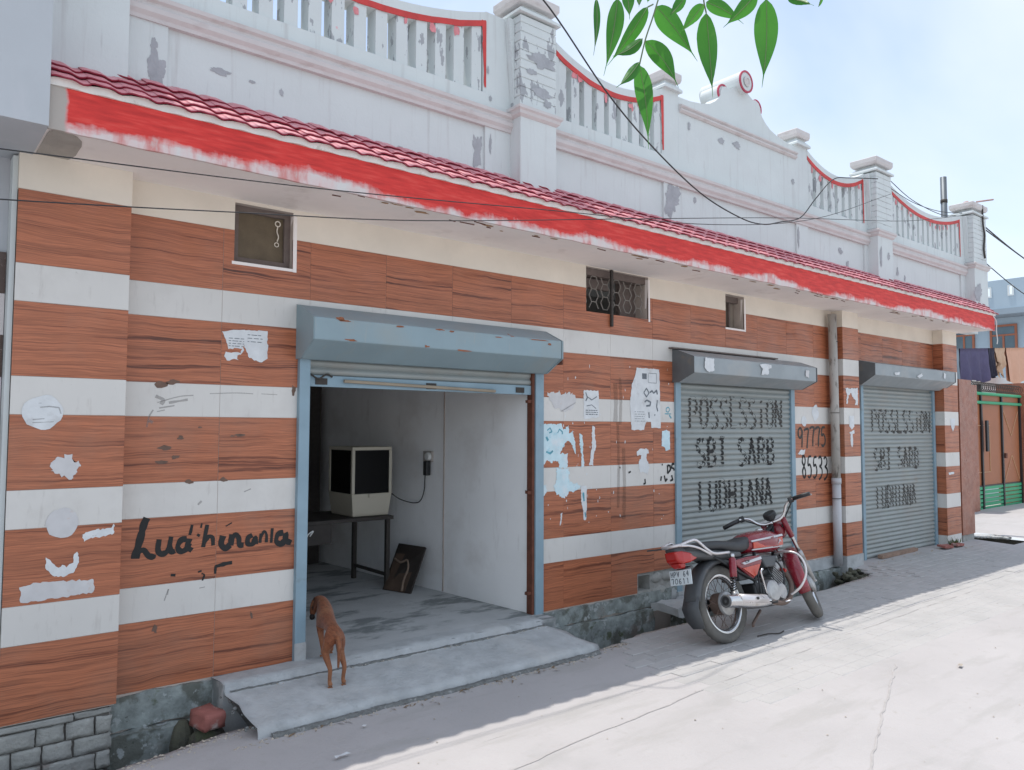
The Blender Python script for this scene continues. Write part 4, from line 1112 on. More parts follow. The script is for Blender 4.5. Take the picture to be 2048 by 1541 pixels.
# broken slabs at the foot of the third shutter
for i, (x, y, l) in enumerate(((10.75, -.22, 'flat broken tile piece leaning at the foot of the last pilaster'), (11.05, -.24, 'flat broken tile piece lying in front of the last pilaster'))):
    tag(obj('tile_shard', MB().prism(jag([(-.12, -.05), (.11, -.06), (.13, .05), (-.09, .06)], .015, .06), 'z', -.012, .012), MM('red_brick'), loc=(x, y, .06), rot=(rnd(-.15, .15), rnd(-.1, .1), rnd(-.4, .4))), l, 'tile')
tag(obj('plank', MB().box(-.5, .5, -.03, .03, -.02, .02).jit(.01, 5), M('old_plank', (.30,.20,.15), .9, var=.3, vs_=12), loc=(9.75, -.07, .055), rot=(.1, .01, .02)), 'weathered reddish plank along the foot of the last shutter', 'plank')
# weed
wd_ = thing('weed', 'small dry grey-green weed at the foot of the last pilaster', 'plant', (11.10, -.19, .03))
for i in range(46):
    a = rnd(0, 6.28); l = rnd(.06, .15); q = Vector((math.cos(a), math.sin(a)*.6, rnd(.5, 1.6))).normalized()*l
    s = q.cross(Vector((0, 0, 1))).normalized()*.007; b0 = Vector((rnd(-.1, .1), rnd(-.03, .03), 0))
    obj('leaf', MB().add([b0-s*.4, b0+s*.4, b0+q*.6+s, b0+q, b0+q*.6-s], [(0, 1, 2, 3, 4)]), MM('weed'), wd_, local=True, sheet=True)
# litter and gravel
mb = MB()
def grit(n, fx, fy, s0, s1, zf):
    for i in range(n):
        x, y = fx(), None
        y = fy(x); s = rnd(s0, s1); z = zf(x, y)
        a = rnd(0, 3); c, d = math.cos(a)*s, math.sin(a)*s; h_ = s*rnd(.3, .8)
        mb.add([(x+c, y+d, z), (x-d, y+c, z), (x-c, y-d, z), (x+d*.8, y-c*.8, z), (x+rnd(-s, s)*.3, y+rnd(-s, s)*.3, z+h_)], [(0, 1, 4), (1, 2, 4), (2, 3, 4), (3, 0, 4)])
grit(330, lambda: rnd(1.4, 4.4), lambda x: -.635-abs(random.gauss(0, .035))-(.0 if x < 3.9 else -.08), .004, .012, ground_z)
grit(140, lambda: rnd(1.6, 3.8), lambda x: -.222-abs(random.gauss(0, .012)), .003, .009, lambda x, y: .124)
grit(420, lambda: rnd(4.0, 8.2), lambda x: lip(x)-.03-abs(random.gauss(0, .05)), .004, .012, ground_z)
grit(200, lambda: rnd(.2, 1.6), lambda x: lip(x)-.03-abs(random.gauss(0, .05)), .004, .012, ground_z)
grit(160, lambda: rnd(.5, 9), lambda x: rnd(-4, -.8), .003, .008, lambda x, y: .0)
grit(90, lambda: rnd(8.6, 11.4), lambda x: -.16-abs(random.gauss(0, .09)), .006, .02, ground_z)
stuff(obj('gravel', mb, MM('litter'))); tag(bpy.data.objects['gravel'], 'scattered grit and dry leaf crumbs along the ramp and drain edge', 'gravel')
mb = MB()
for i in range(90):
    x = rnd(1.6, 4.5); y = -.65-abs(random.gauss(0, .05)); a = rnd(0, 3.1); l = rnd(.012, .035)
    if x > 3.9: y += .08
    z = ground_z(x, y)+.003; c, s = math.cos(a)*l, math.sin(a)*l
    mb.add([(x-c, y-s, z), (x-s*.15, y+c*.15, z+.004), (x+c, y+s, z+.002), (x+s*.15, y-c*.15, z)], [(0, 1, 2, 3)])
stuff(tag(obj('leaf_litter', mb, M('dry_leaf', (.22,.15,.09), .9, var=.3, vs_=40), sheet=True), 'dry brown leaf litter gathered along the lower edge of the ramp', 'leaf litter'))
def scrap(x, y, w_, d_, rz, label, mat='paper'):
    pts = jag([(-w_, -d_), (w_, -d_*.8), (w_*.9, d_), (-w_*.8, d_)], w_*.12, .03)
    mb = MB(); n = len(pts); mb.v = [(p[0], p[1], .002+.006*abs(math.sin(p[0]*60))) for p in pts]; mb.f = [tuple(range(n))]
    return tag(obj('paper_scrap', mb, MM(mat), loc=(x, y, .006), rot=(0, 0, rz), sheet=True), label, 'litter')
scrap(1.76, -1.08, .045, .012, .15, 'white paper scrap on the shaded road in front of the ramp')
scrap(2.02, -.82, .014, .010, .6, 'tiny white paper crumb by the lower edge of the ramp')
scrap(5.6, -2.35, .03, .012, .2, 'small brown scrap lying out on the sunlit road', 'litter')
tag(obj('twig', MB().tube(crom([(5.17, -1.10, .012), (5.28, -1.12, .016), (5.38, -1.15, .010), (5.46, -1.14, .012)]), .005, 6), MM('iron')), 'dark twig lying on the pavers beside the rear wheel', 'twig')

# ================================================================== PAPERS PASTED ON THE WALL
def poster(name, pts, y, mat, label, amp=.006, step=.03, marks=(), mmat='paper_print', holes=None, cat='poster'):
    mb = MB(); flat_poly(mb, jag(pts, amp*.8, step*.42), y, .0022)
    o = tag(obj(name, mb, MM(mat), sheet=True), label, cat)
    if marks:
        m2 = MB()
        for k in marks:
            if len(k) == 4: flat_poly(m2, [(k[0], k[2]), (k[1], k[2]), (k[1], k[3]), (k[0], k[3])], y, .003)
            else: ribbon(m2, k[0], k[1], lambda z: y, lift=.003)
        stuff(obj('print', m2, MM(mmat), o, sheet=True))
    return o
def lines(x0, x1, z0, z1, n, h=.004):
    o = []
    for i in range(n):
        z = z1-(z1-z0)*(i+.5)/n; x = x0
        while x < x1:
            w_ = rnd(.01, .035); o.append((x, min(x1, x+w_), z, z+h)); x += w_+rnd(.004, .012)
    return o
poster('torn_notice', [(1.515,2.12),(1.60,2.135),(1.78,2.145),(1.785,1.975),(1.75,1.955),(1.70,1.965),(1.665,1.985),(1.64,2.05),(1.635,2.0),(1.60,1.985),(1.61,1.955),(1.585,1.965),(1.54,1.95),(1.525,1.98),(1.53,2.0),(1.62,2.0),(1.63,2.03),(1.545,2.02),(1.535,2.06)], 0, 'paper', 'torn white notice on the wood-print tiles beside the big hood', marks=lines(1.55, 1.64, 2.03, 2.09, 4)+lines(1.66, 1.75, 2.06, 2.12, 3))
poster('round_sticker', blob(.615, 1.635, .088, .085, 26, .08), -.13, 'paper', 'large round white sticker, uppermost on the left pilaster', .003, .03, marks=[([(.60,1.66),(.64,1.665),(.68,1.66),(.69,1.63)], .006), ([(.57,1.60),(.62,1.605)], .005), ([(.57,1.585),(.66,1.59)], .004)], mmat='smear_grey')
poster('round_sticker', blob(.715, 1.09, .072, .072, 26, .05), -.13, 'paper_ghost', 'faded round sticker straddling white and wood on the left pilaster', .003, .03)
poster('crescent_sticker', [(.645,.93),(.65,.87),(.685,.835),(.73,.828),(.775,.85),(.792,.90),(.785,.945),(.77,.935),(.765,.895),(.735,.875),(.72,.885),(.705,.872),(.68,.895),(.665,.915)], -.13, 'paper', 'crescent-shaped remnant of a round sticker on the left pilaster', .004, .02)
poster('sticker_remnant', [(.80,1.03),(.84,1.045),(.93,1.05),(.945,1.07),(.95,1.02),(.88,1.01),(.83,1.005),(.81,.99)], -.13, 'paper', 'ragged white sticker strip at the right of the left pilaster', .006, .02)
poster('sticker_remnant', [(.545,.80),(.60,.815),(.86,.80),(.865,.735),(.55,.722)], -.13, 'paper_ghost', 'wide torn pale label low on the left pilaster', .006, .03)
poster('sticker_remnant', blob(.735, 1.375, .055, .05, 18, .5), -.13, 'paper_ghost', 'scraped sticker trace in the middle of the left pilaster', .01, .02)
poster('election_poster', [(5.07,2.095),(5.36,2.095),(5.37,2.07),(5.385,1.57),(5.26,1.575),(5.255,1.625),(5.20,1.63),(5.175,1.60),(5.165,1.555),(5.0,1.555),(4.985,1.80),(5.01,1.95),(5.05,2.03)], 0, 'paper', 'tall white torn poster between the open doorway and the middle shutter', .004, .04,
       marks=lines(5.04, 5.17, 1.62, 1.72, 5)+[(5.14, 5.20, 2.00, 2.05), ([(5.22,2.055),(5.33,2.055),(5.33,1.97),(5.22,1.97),(5.22,2.05)], .004), ([(5.16,1.88),(5.195,1.92),(5.23,1.88),(5.195,1.845),(5.16,1.88)], .012), ([(5.24,1.885),(5.27,1.90),(5.29,1.88),(5.33,1.905),(5.34,1.87)], .016), ([(5.17,1.80),(5.20,1.815),(5.25,1.80),(5.24,1.77),(5.19,1.765)], .016), ([(5.34,1.82),(5.33,1.76),(5.345,1.72)], .014), ([(5.225,1.71),(5.23,1.66)], .014), ([(5.30,1.69),(5.31,1.685)], .014)])
poster('handbill', [(4.43,1.88),(4.60,1.88),(4.605,1.66),(4.43,1.645)], 0, 'paper', 'small crumpled handbill with grey print right of the open doorway', .006, .03, marks=lines(4.45, 4.59, 1.67, 1.72, 3, .007)+[([(4.46,1.83),(4.52,1.80),(4.58,1.83)], .008), ([(4.45,1.86),(4.47,1.82),(4.45,1.79)], .01), ([(4.46,1.75),(4.52,1.76),(4.57,1.73)], .006)])
poster('paper_residue', [(4.03,1.83),(4.08,1.86),(4.10,1.835),(4.16,1.86),(4.19,1.84),(4.24,1.85),(4.33,1.84),(4.35,1.79),(4.30,1.72),(4.2,1.70),(4.1,1.74)], 0, 'paper_ghost', 'whitish paper residue above the torn blue poster', .015, .03)
poster('torn_blue_poster', [(3.975,1.60),(4.19,1.60),(4.20,1.55),(4.255,1.59),(4.27,1.52),(4.30,1.55),(4.335,1.44),(4.345,1.36),(4.32,1.38),(4.29,1.45),(4.245,1.47),(4.20,1.42),(4.16,1.36),(4.19,1.38),(4.22,1.36),(4.25,1.37),(4.25,1.26),(4.16,1.25),(4.155,1.30),(4.09,1.31),(4.08,1.29),(4.03,1.32),(4.0,1.28),(3.98,1.30)], 0, 'paper_blue', 'torn pale blue election poster beside the right door channel', .008, .03, marks=[([(4.03,1.55),(4.06,1.57),(4.08,1.54),(4.05,1.53)], .010), ([(4.14,1.53),(4.16,1.56),(4.19,1.54),(4.19,1.52)], .010), ([(4.02,1.385),(4.06,1.37),(4.09,1.39)], .016), ([(4.02,1.50),(4.04,1.47)], .02)], mmat='paper_teal')
poster('torn_blue_poster', [(4.13,1.25),(4.26,1.25),(4.27,1.14),(4.37,1.12),(4.40,1.10),(4.33,1.065),(4.27,1.06),(4.25,1.03),(4.20,1.02),(4.16,1.03),(4.12,1.06),(4.10,1.11),(4.13,1.16)], 0, 'paper_blue', 'lower rag of torn blue paper across the white stripe by the doorway', .012, .03)
poster('torn_blue_poster', [(3.972,1.12),(4.01,1.13),(4.03,1.08),(4.0,1.04),(3.98,1.0)], 0, 'paper_blue', 'small blue paper corner next to the right door channel', .006, .02)
poster('paper_strip', [(4.38,1.53),(4.41,1.52),(4.42,1.44),(4.42,1.36),(4.435,1.26),(4.40,1.25),(4.40,1.36),(4.385,1.44)], 0, 'paper_blue', 'narrow blue paper strip right of the torn blue poster', .006, .03)
poster('paper_strip', [(4.53,1.59),(4.555,1.58),(4.56,1.48),(4.57,1.43),(4.54,1.34),(4.535,1.265),(4.49,1.265),(4.505,1.34),(4.525,1.43),(4.52,1.53)], 0, 'paper', 'tall white paper strip between the blue rags and the handbill', .006, .03)
poster('paper_strip', [(4.395,1.11),(4.46,1.10),(4.46,.95),(4.455,.83),(4.425,.825),(4.42,.90),(4.40,.97)], 0, 'paper', 'white paper strip hanging below the lower blue rag', .005, .03, marks=[([(4.42,1.05),(4.43,.98)], .018), ([(4.44,.89),(4.45,.85)], .014)], mmat='paper_teal')
poster('paper_strip', [(4.175,.90),(4.19,.90),(4.18,.82),(4.165,.80)], 0, 'paper', 'tiny white paper sliver low beside the door channel', .004, .02)
poster('blue_sticker', [(5.40,1.78),(5.55,1.77),(5.55,1.66),(5.41,1.65)], 0, 'white_tile', 'small white label with teal figure beside the middle shutter', .003, .03, marks=[([(5.46,1.75),(5.49,1.76),(5.51,1.74),(5.49,1.715),(5.46,1.72),(5.46,1.75)], .010), ([(5.44,1.70),(5.53,1.70)], .010), ([(5.50,1.69),(5.53,1.66)], .016)], mmat='paper_teal')
poster('blue_sticker', [(5.40,1.545),(5.46,1.555),(5.51,1.54),(5.51,1.38),(5.45,1.37),(5.44,1.40),(5.395,1.41)], 0, 'paper_blue', 'oblong pale blue sticker left of the middle shutter', .004, .03)
poster('sticker_remnant', [(5.06,1.37),(5.12,1.395),(5.22,1.385),(5.23,1.35),(5.19,1.345),(5.20,1.29),(5.23,1.22),(5.20,1.17),(5.10,1.20),(5.09,1.28),(5.13,1.33),(5.07,1.34)], 0, 'paper', 'torn white scrap above the painted marks by the middle shutter', .01, .03)
poster('sticker_remnant', blob(7.76, 1.655, .055, .055, 18, .1), 0, 'paper', 'round white sticker above the painted number right of the middle shutter', .003, .03)
poster('sticker_remnant', blob(8.0, 1.75, .07, .085, 18, .2), 0, 'paper', 'pale rounded sticker on the white stripe left of the downpipe', .004, .03)
poster('sticker_remnant', [(7.62,1.30),(7.68,1.345),(7.78,1.345),(7.75,1.29)], 0, 'paper', 'slanted white scrap between the two painted numbers', .006, .03)
poster('torn_handbill', [(8.42,2.03),(8.70,2.04),(8.70,1.85),(8.62,1.84),(8.66,1.90),(8.58,1.93),(8.54,1.98),(8.48,1.95),(8.47,1.86),(8.43,1.86),(8.45,1.95)], -.13, 'paper', 'torn white handbill high on the narrow pilaster beside the pipe', .010, .03)
poster('sticker_remnant', [(8.49,1.72),(8.60,1.72),(8.60,1.60),(8.545,1.565),(8.49,1.60)], -.13, 'paper', 'white tab sticker across the stripe on the narrow pilaster', .004, .03)
poster('sticker_remnant', [(8.48,1.53),(8.60,1.56),(8.60,1.52),(8.56,1.51),(8.57,1.40),(8.54,1.36),(8.51,1.41),(8.515,1.51)], -.13, 'paper', 'arrow-shaped white scrap lower on the narrow pilaster', .005, .03)
poster('sticker_remnant', [(11.22,1.72),(11.38,1.72),(11.36,1.60),(11.30,1.545),(11.25,1.60)], -.13, 'paper', 'white rag sticker on the stripe of the last pilaster', .005, .03)
poster('sticker_remnant', [(11.12,.99),(11.30,1.0),(11.30,.97),(11.14,.96)], -.13, 'paper', 'thin white label on the wood of the last pilaster', .004, .03)
# stickers on the hoods
hy = -.252
poster('hood_sticker', [(5.70,2.205),(5.83,2.20),(5.83,2.09),(5.75,2.075),(5.69,2.11)], hy, 'paper', 'white square sticker on the left of the middle shutter hood', .006, .03, cat='sticker')
poster('hood_sticker', [(6.55,2.185),(6.60,2.20),(6.75,2.195),(6.75,2.16),(6.70,2.15),(6.71,2.10),(6.58,2.09),(6.60,2.15)], hy, 'paper', 'torn white sticker in the middle of the middle shutter hood', .006, .03, cat='sticker')
poster('hood_sticker', [(7.38,2.18),(7.45,2.17),(7.44,2.10),(7.37,2.11)], hy, 'paper_ghost', 'faint sticker at the right of the middle shutter hood', .008, .03, cat='sticker')
poster('hood_sticker', [(9.35,2.245),(9.50,2.26),(9.48,2.225),(9.37,2.215)], hy, 'paper', 'small white scrap at the left of the last shutter hood', .006, .03, cat='sticker')
poster('hood_sticker', [(9.95,2.23),(10.10,2.27),(10.13,2.24),(10.02,2.205)], hy, 'paper', 'slanted white scrap in the middle of the last shutter hood', .006, .03, cat='sticker')
poster('hood_sticker', [(10.75,2.31),(10.82,2.30),(10.80,2.23),(10.74,2.24)], hy, 'paper', 'white scrap at the right end of the last shutter hood', .006, .03, cat='sticker')

# ================================================================== DOWNPIPE
dp = thing('drain_pipe', 'grey plastic rainwater downpipe fixed beside the narrow pilaster', 'pipe', (8.29, -.075, 0))
obj('upper_pipe', MB().tube([(8.26, -.075, 2.86), (8.275, -.075, 2.0), (8.285, -.075, 1.02)], .047, 16), M('pvc_stained', (.42,.40,.37), .6, var=.1, vs_=5, dirt=[((.10,.085,.07), 9, .55, .1, .75, (2,2,.6))]), dp, smooth=True)
obj('lower_pipe', MB().tube([(8.285, -.075, 1.0), (8.29, -.075, .5), (8.295, -.075, .06)], .047, 16), MM('pvc'), dp, smooth=True)
obj('pipe_collar', MB().tube([(8.285, -.075, 1.025), (8.285, -.075, .96)], .053, 16), MM('pvc'), dp, smooth=True)
for z in (2.55, 1.75, .8): obj('pipe_clamp', MB().torus((8.28, -.075, z), (0, 0, 1), .049, .004, 18, 6), MM('iron'), dp)

# ================================================================== INSIDE THE OPEN SHOP
tb = thing('steel_table', 'dark steel table inside the open shop carrying the display case', 'table', (3.05, 1.8, .16))
obj('tabletop', MB().box(2.35, 3.53, 1.46, 2.15, .765, .797), MM('dark_wood'), tb, bevel=.004)
for x, y in ((3.49, 1.50), (3.49, 2.11), (2.40, 1.50), (2.40, 2.11)): obj('leg', MB().box(x-.018, x+.018, y-.018, y+.018, .16, .7645), MM('iron'), tb)
obj('side_rail', MB().box(3.478, 3.502, 1.52, 2.09, .27, .295), MM('iron'), tb)
obj('drawer', MB().box(2.42, 2.95, 1.475, 2.0, .60, .764), MM('dark_wood'), tb)
tag(obj('wire_scrap', MB().tube(crom([(2.66, 1.46, .71), (2.70, 1.45, .66), (2.73, 1.45, .70), (2.77, 1.45, .72), (2.74, 1.45, .68)]), .006, 5), MM('white_plastic')), 'white knotted wire hanging from the dark table edge', 'wire')
dc = thing('display_case', 'cream framed glass display case standing on the dark table', 'cabinet', (3.36, 1.75, .8))
x0, x1, y0, y1, z0, z1 = 3.14, 3.53, 1.50, 1.95, .80, 1.40
zm = z0+.19
def ringr(dx, zz): return [(x0-dx, y0-dx, zz), (x1+dx, y0-dx, zz), (x1+dx, y1+dx, zz), (x0-dx, y1+dx, zz)]
obj('base_tray', MB().loft([ringr(-.025, z0), ringr(-.02, z0+.02), ringr(-.001, zm), ringr(-.001, zm+.006)]), MM('cream_metal'), dc, bevel=.005)
obj('top_panel', MB().box(x0, x1, y0, y1, z1-.03, z1), MM('cream_metal'), dc, bevel=.006)
for px_, py_ in ((x0, y0), (x1-.028, y0), (x0, y1-.028), (x1-.028, y1-.028)): obj('post', MB().box(px_, px_+.028, py_, py_+.028, zm+.006, z1-.03), MM('cream_metal'), dc, bevel=.004)
obj('glass_pane', MB().box(x0+.028, x1-.028, y0+.008, y0+.013, zm+.006, z1-.03), MM('dark_glass'), dc)
obj('glass_pane', MB().box(x0+.008, x0+.013, y0+.028, y1-.028, zm+.006, z1-.03), MM('dark_glass'), dc)
obj('glass_pane', MB().box(x1-.013, x1-.008, y0+.028, y1-.028, zm+.006, z1-.03), MM('dark_glass'), dc)
obj('latch', MB().box(3.30, 3.37, y0-.012, y0-.002, zm-.03, zm+.004), MM('cream_metal'), dc, bevel=.002)
al = thing('steel_cupboard', 'black steel cupboard at the back of the open shop', 'cupboard', (2.7, 3.3, .16))
obj('carcass', MB().box(1.75, 3.58, 3.05, 3.55, .161, 2.02), MM('iron'), al)
for a_, b_ in ((1.76, 2.66), (2.68, 3.57)): d_ = obj('door', MB().box(a_, b_, 3.035, 3.0495, .2, 2.0), MM('iron'), al, bevel=.003); obj('handle', MB().box((2.62 if a_ < 2 else 2.70), (2.64 if a_ < 2 else 2.72), 3.02, 3.0345, 1.0, 1.15), MM('black_plastic'), d_)
bd = thing('leaning_board', 'dark framed board with torn brown cardboard leaning against the shop wall', 'board', (3.55, 1.35, .16))
A, B, C, D = Vector((3.435, 1.48, .162)), Vector((3.53, 1.18, .162)), Vector((3.70, 1.21, .535)), Vector((3.655, 1.58, .53))
nb_ = (B-A).cross(D-A).normalized(); nb_ = nb_ if nb_.x < 0 else -nb_
def slab(a, b, c, d, th, off=0.):
    f0 = [p+nb_*off for p in (a, b, c, d)]; f1 = [p-nb_*th for p in f0]
    return MB().add(f0+f1, [(0,1,2,3),(7,6,5,4),(0,4,5,1),(1,5,6,2),(2,6,7,3),(3,7,4,0)])
obj('panel', slab(A, B, C, D, .02), MM('dark_wood'), bd)
L2 = lambda u, v: A.lerp(B, u).lerp(D.lerp(C, u), v)
obj('cardboard', slab(L2(.04, .02), L2(.80, .0), L2(.86, .80), L2(.06, .78), .003, .004), MM('cardboard'), bd)
mb = MB(); pts = [L2(.05, .66), L2(.35, .60), L2(.55, .66), L2(.68, .50), L2(.66, .25), L2(.72, .02)]
mb.tube([p+nb_*.010 for p in crom(pts, 5)], [.010, .012]*12+[.012]*2, 6); obj('torn_fold', mb, M('card_light', (.22,.16,.12), .9, var=.2), bd, smooth=True)
def wx(y): return 3.875+(3.60-3.875)*(y-.045)/3.555
sw = thing('switch_board', 'small switchboard with white socket and black charger on the shop wall', 'switchboard', (wx(1.28), 1.28, 1.28))
obj('board', MB().box(wx(1.28)-.018, wx(1.28)+.004, 1.22, 1.36, 1.27, 1.36), M('board_grey', (.42,.38,.35), .7), sw, bevel=.003)
obj('socket', MB().lathe([(.036, -.045), (.036, -.018), (.032, -.05)], (wx(1.28), 1.255, 1.315), (1, 0, 0), 20), MM('white_plastic'), sw, bevel=.003)
obj('charger', MB().box(wx(1.28)-.065, wx(1.28)-.0185, 1.23, 1.285, 1.15, 1.275), MM('black_plastic'), sw, bevel=.006)
obj('lead', MB().tube(crom([(wx(1.3)-.03, 1.30, 1.16), (wx(1.33)-.02, 1.33, 1.0), (wx(1.40)-.02, 1.42, .90), (3.66, 1.55, .92), (3.56, 1.62, 1.0)]), .0045, 6), MM('cable'), sw)

# ================================================================== NEIGHBOURS
nb = thing('neighbour_building', 'grey plastered neighbouring building at the left edge, brown and pale tiles below', 'building', (-2, 1, 0))
obj('wall', MB().box(-5, .452, .01, 5, -.3, 2.9), MM('neighbour_plaster'), nb)
obj('upper_wall', MB().box(-5, .5285, -.60, 5, 2.9005, 6.5), MM('neighbour_plaster'), nb)
obj('edge_strip', MB().box(.4525, .4745, -.10, .02, .3, 2.89), MM('white_paint'), nb)
for k in range(11):
    z0 = .16+k*.206; dk = k % 2 == 0
    for xa in (-.55, -.05):
        obj('granite_tile' if dk else 'pale_tile', MB().box(xa+.001, xa+.499, -.004+rnd(-.001, .001), .0095, z0+.001, z0+.205), MM('granite_brown' if dk else 'pale_tile'), nb)
gp = thing('gate_pillar', 'speckled red granite pillar against the right end of the shop', 'pillar', (11.8, 0, 0))
obj('shaft', MB().box(11.56, 11.98, -.125, .35, .12, 2.27), MM('granite_red'), gp)
obj('base', MB().box(11.58, 11.97, -.115, .34, -.05, .1195).jit(.01, 8), MM('grey_brick'), gp)
gp2 = thing('gate_pillar', 'speckled red granite pillar at the far side of the brown gate', 'pillar', (18.9, 1.4, 0))
obj('shaft', MB().box(18.55, 19.1, 1.2, 1.8, -.05, 2.55), MM('granite_red'), gp2)
gp3 = thing('gate_pillar', 'speckled red granite pillar at the near side of the brown gate', 'pillar', (15.5, 1.4, 0))
obj('shaft', MB().box(15.35, 15.86, 1.2, 1.8, -.05, 2.4), MM('granite_red'), gp3)
gt = thing('metal_gate', 'brown sheet-metal gate with green rails and black bars at the end of the lane', 'gate', (17.2, 1.35, 0))
GX0, GX1, GY = 15.88, 18.5, 1.36
for a_, b_ in ((GX0, 16.40), (16.46, 17.45), (17.50, GX1)):
    obj('sheet_panel', MB().box(a_, b_, GY, GY+.02, .50, 2.08), MM('gate_brown'), gt)
    obj('top_panel', MB().box(a_, b_, GY, GY+.02, 2.11, 2.25), MM('gate_brown'), gt)
    for i in range(6): obj('louvre', MB().box(a_+.01, b_-.01, GY-.02, GY+.02, .03+i*.078, .03+i*.078+.055).jit(.0, 1), MM('gate_green'), gt)
for x in (16.43, 17.475, 18.48, 15.9): obj('upright', MB().box(x-.03, x+.03, GY-.035, GY+.03, .0, 2.45 if x < 17 else 2.3), MM('black_plastic'), gt)
for z in (2.095, 2.265): obj('green_rail', MB().tube([(GX0, GY-.03, z), (GX1, GY-.03, z)], .03, 8), MM('gate_green'), gt)
for z in (.49, .02): obj('cross_rail', MB().box(GX0, GX1, GY-.02, GY+.02, z-.012, z+.012), MM('black_plastic'), gt)
obj('handle', MB().box(16.50, 16.60, GY-.09, GY-.05, 1.15, 1.75), MM('black_plastic'), gt, bevel=.01)
obj('latch', MB().box(17.52, 17.60, GY-.06, GY-.0, 1.0, 1.1), MM('rust'), gt)
mb = MB()
for p, q in (((16.0, .75), (16.0, 1.65)), ((16.0, 1.65), (16.85, 1.65)), ((16.85, 1.65), (16.85, .75)), ((16.85, .75), (16.0, .75)), ((17.6, 1.95), (18.0, 1.45)), ((18.0, 1.45), (18.4, 1.95)), ((17.6, .55), (18.0, 1.05)), ((18.0, 1.05), (18.4, .55))):
    mb.tube([(p[0], GY-.006, p[1]), (q[0], GY-.006, q[1])], .008, 5)
obj('trim_line', mb, M('gate_trim', (.55,.32,.18), .5), gt)
mb = MB()
for i in range(26):
    x = 15.95+i*.1; mb.torus((x, GY, 2.40), (1, .3, .2), .09, .006, 10, 4)
obj('coil_wire', mb, MM('iron'), gt)
obj('wire_line', MB().tube([(GX0, GY, 2.44), (GX1, GY, 2.42)], .008, 5), MM('iron'), gt)
bw = tag(obj('boundary_wall', MB().box(12.0, 15.34, 1.42, 1.6, -.05, 2.2), MM('house_blue'), None), 'low boundary wall joining the shop to the brown gate', 'wall')
ap = tag(obj('gate_apron', rough_box(13.3, 19.5, .75, 1.34, -.05, .05, .2, .02, 40), MM('concrete'), sheet=True, smooth=True), 'raised concrete apron in front of the brown gate', 'apron')
rim = MB()
for i in range(16):
    a_ = i/16*math.pi*.75-.2; rim.ell((12.34+.42*math.cos(a_), -.18+.36*math.sin(a_), .0), (.07, .06, .03), 7, 5)
tag(obj('pit_rim', rim.jit(.02, 9), MM('concrete')), 'broken concrete rim around the dark pit by the granite pillar', 'concrete')
# far house facing down the lane
hs = thing('far_house', 'blue-grey two-storey house with orange window frames beyond the gate', 'house', (31, 6, 0))
HX = 30.4
obj('wall', MB().box(HX, 40, -2, 14, -.1, 5.5), MM('house_blue'), hs)
obj('balcony_slab', MB().box(HX-.9, 40, -2, 14, 5.505, 5.70), MM('house_blue_dark'), hs)
zp0, zp1 = 5.705, 6.70
yy_ = [-2, 14]; slots = [(4.90, 5.08), (5.58, 5.76), (6.3, 6.48), (7.0, 7.18), (3.4, 3.58), (2.6, 2.78)]
mb = MB(); grid_wall(mb, yy_+[v for s in slots for v in s], [zp0, 6.12, 6.48, zp1], lambda x, z: not any(a_ < x < b_ and 6.12 < z < 6.48 for a_, b_ in slots), -.15, .0)
mb.v = [(HX-.85+v[1]+.15, v[0], v[2]) for v in mb.v]
hp = obj('roof_parapet', mb, MM('house_blue'), hs)
for a_, b_ in slots:
    mb = MB(); frame_rect(mb, a_, b_, 6.12, 6.48, -.02, .0, .045); mb.v = [(HX-.865+v[1], v[0], v[2]) for v in mb.v]; obj('slot_frame', mb, MM('white_paint'), hp)
for a_, b_, z0, z1, dv in ((6.45, 7.15, 4.25, 5.38, 2), (5.10, 5.95, 4.2, 5.25, 2), (3.2, 4.2, 4.2, 5.25, 2)):
    mb = MB(); frame_rect(mb, a_, b_, z0, z1, -.06, .0, .07); mb.box(a_+.07, b_-.07, -.05, 0, z0+(z1-z0)*.62, z0+(z1-z0)*.62+.06); mb.box((a_+b_)/2-.03, (a_+b_)/2+.03, -.05, 0, z0+.07, z0+(z1-z0)*.62)
    mb.v = [(HX-.002+v[1], v[0], v[2]) for v in mb.v]; wn_ = obj('window', mb, MM('frame_orange'), hs)
    for u0, u1, w0, w1 in ((a_+.07, (a_+b_)/2-.03, z0+.07, z0+(z1-z0)*.62), ((a_+b_)/2+.03, b_-.07, z0+.07, z0+(z1-z0)*.62), (a_+.07, b_-.07, z0+(z1-z0)*.62+.06, z1-.07)):
        obj('pane', MB().box(HX-.03, HX-.02, u0, u1, w0, w1), MM('window_glass'), wn_)
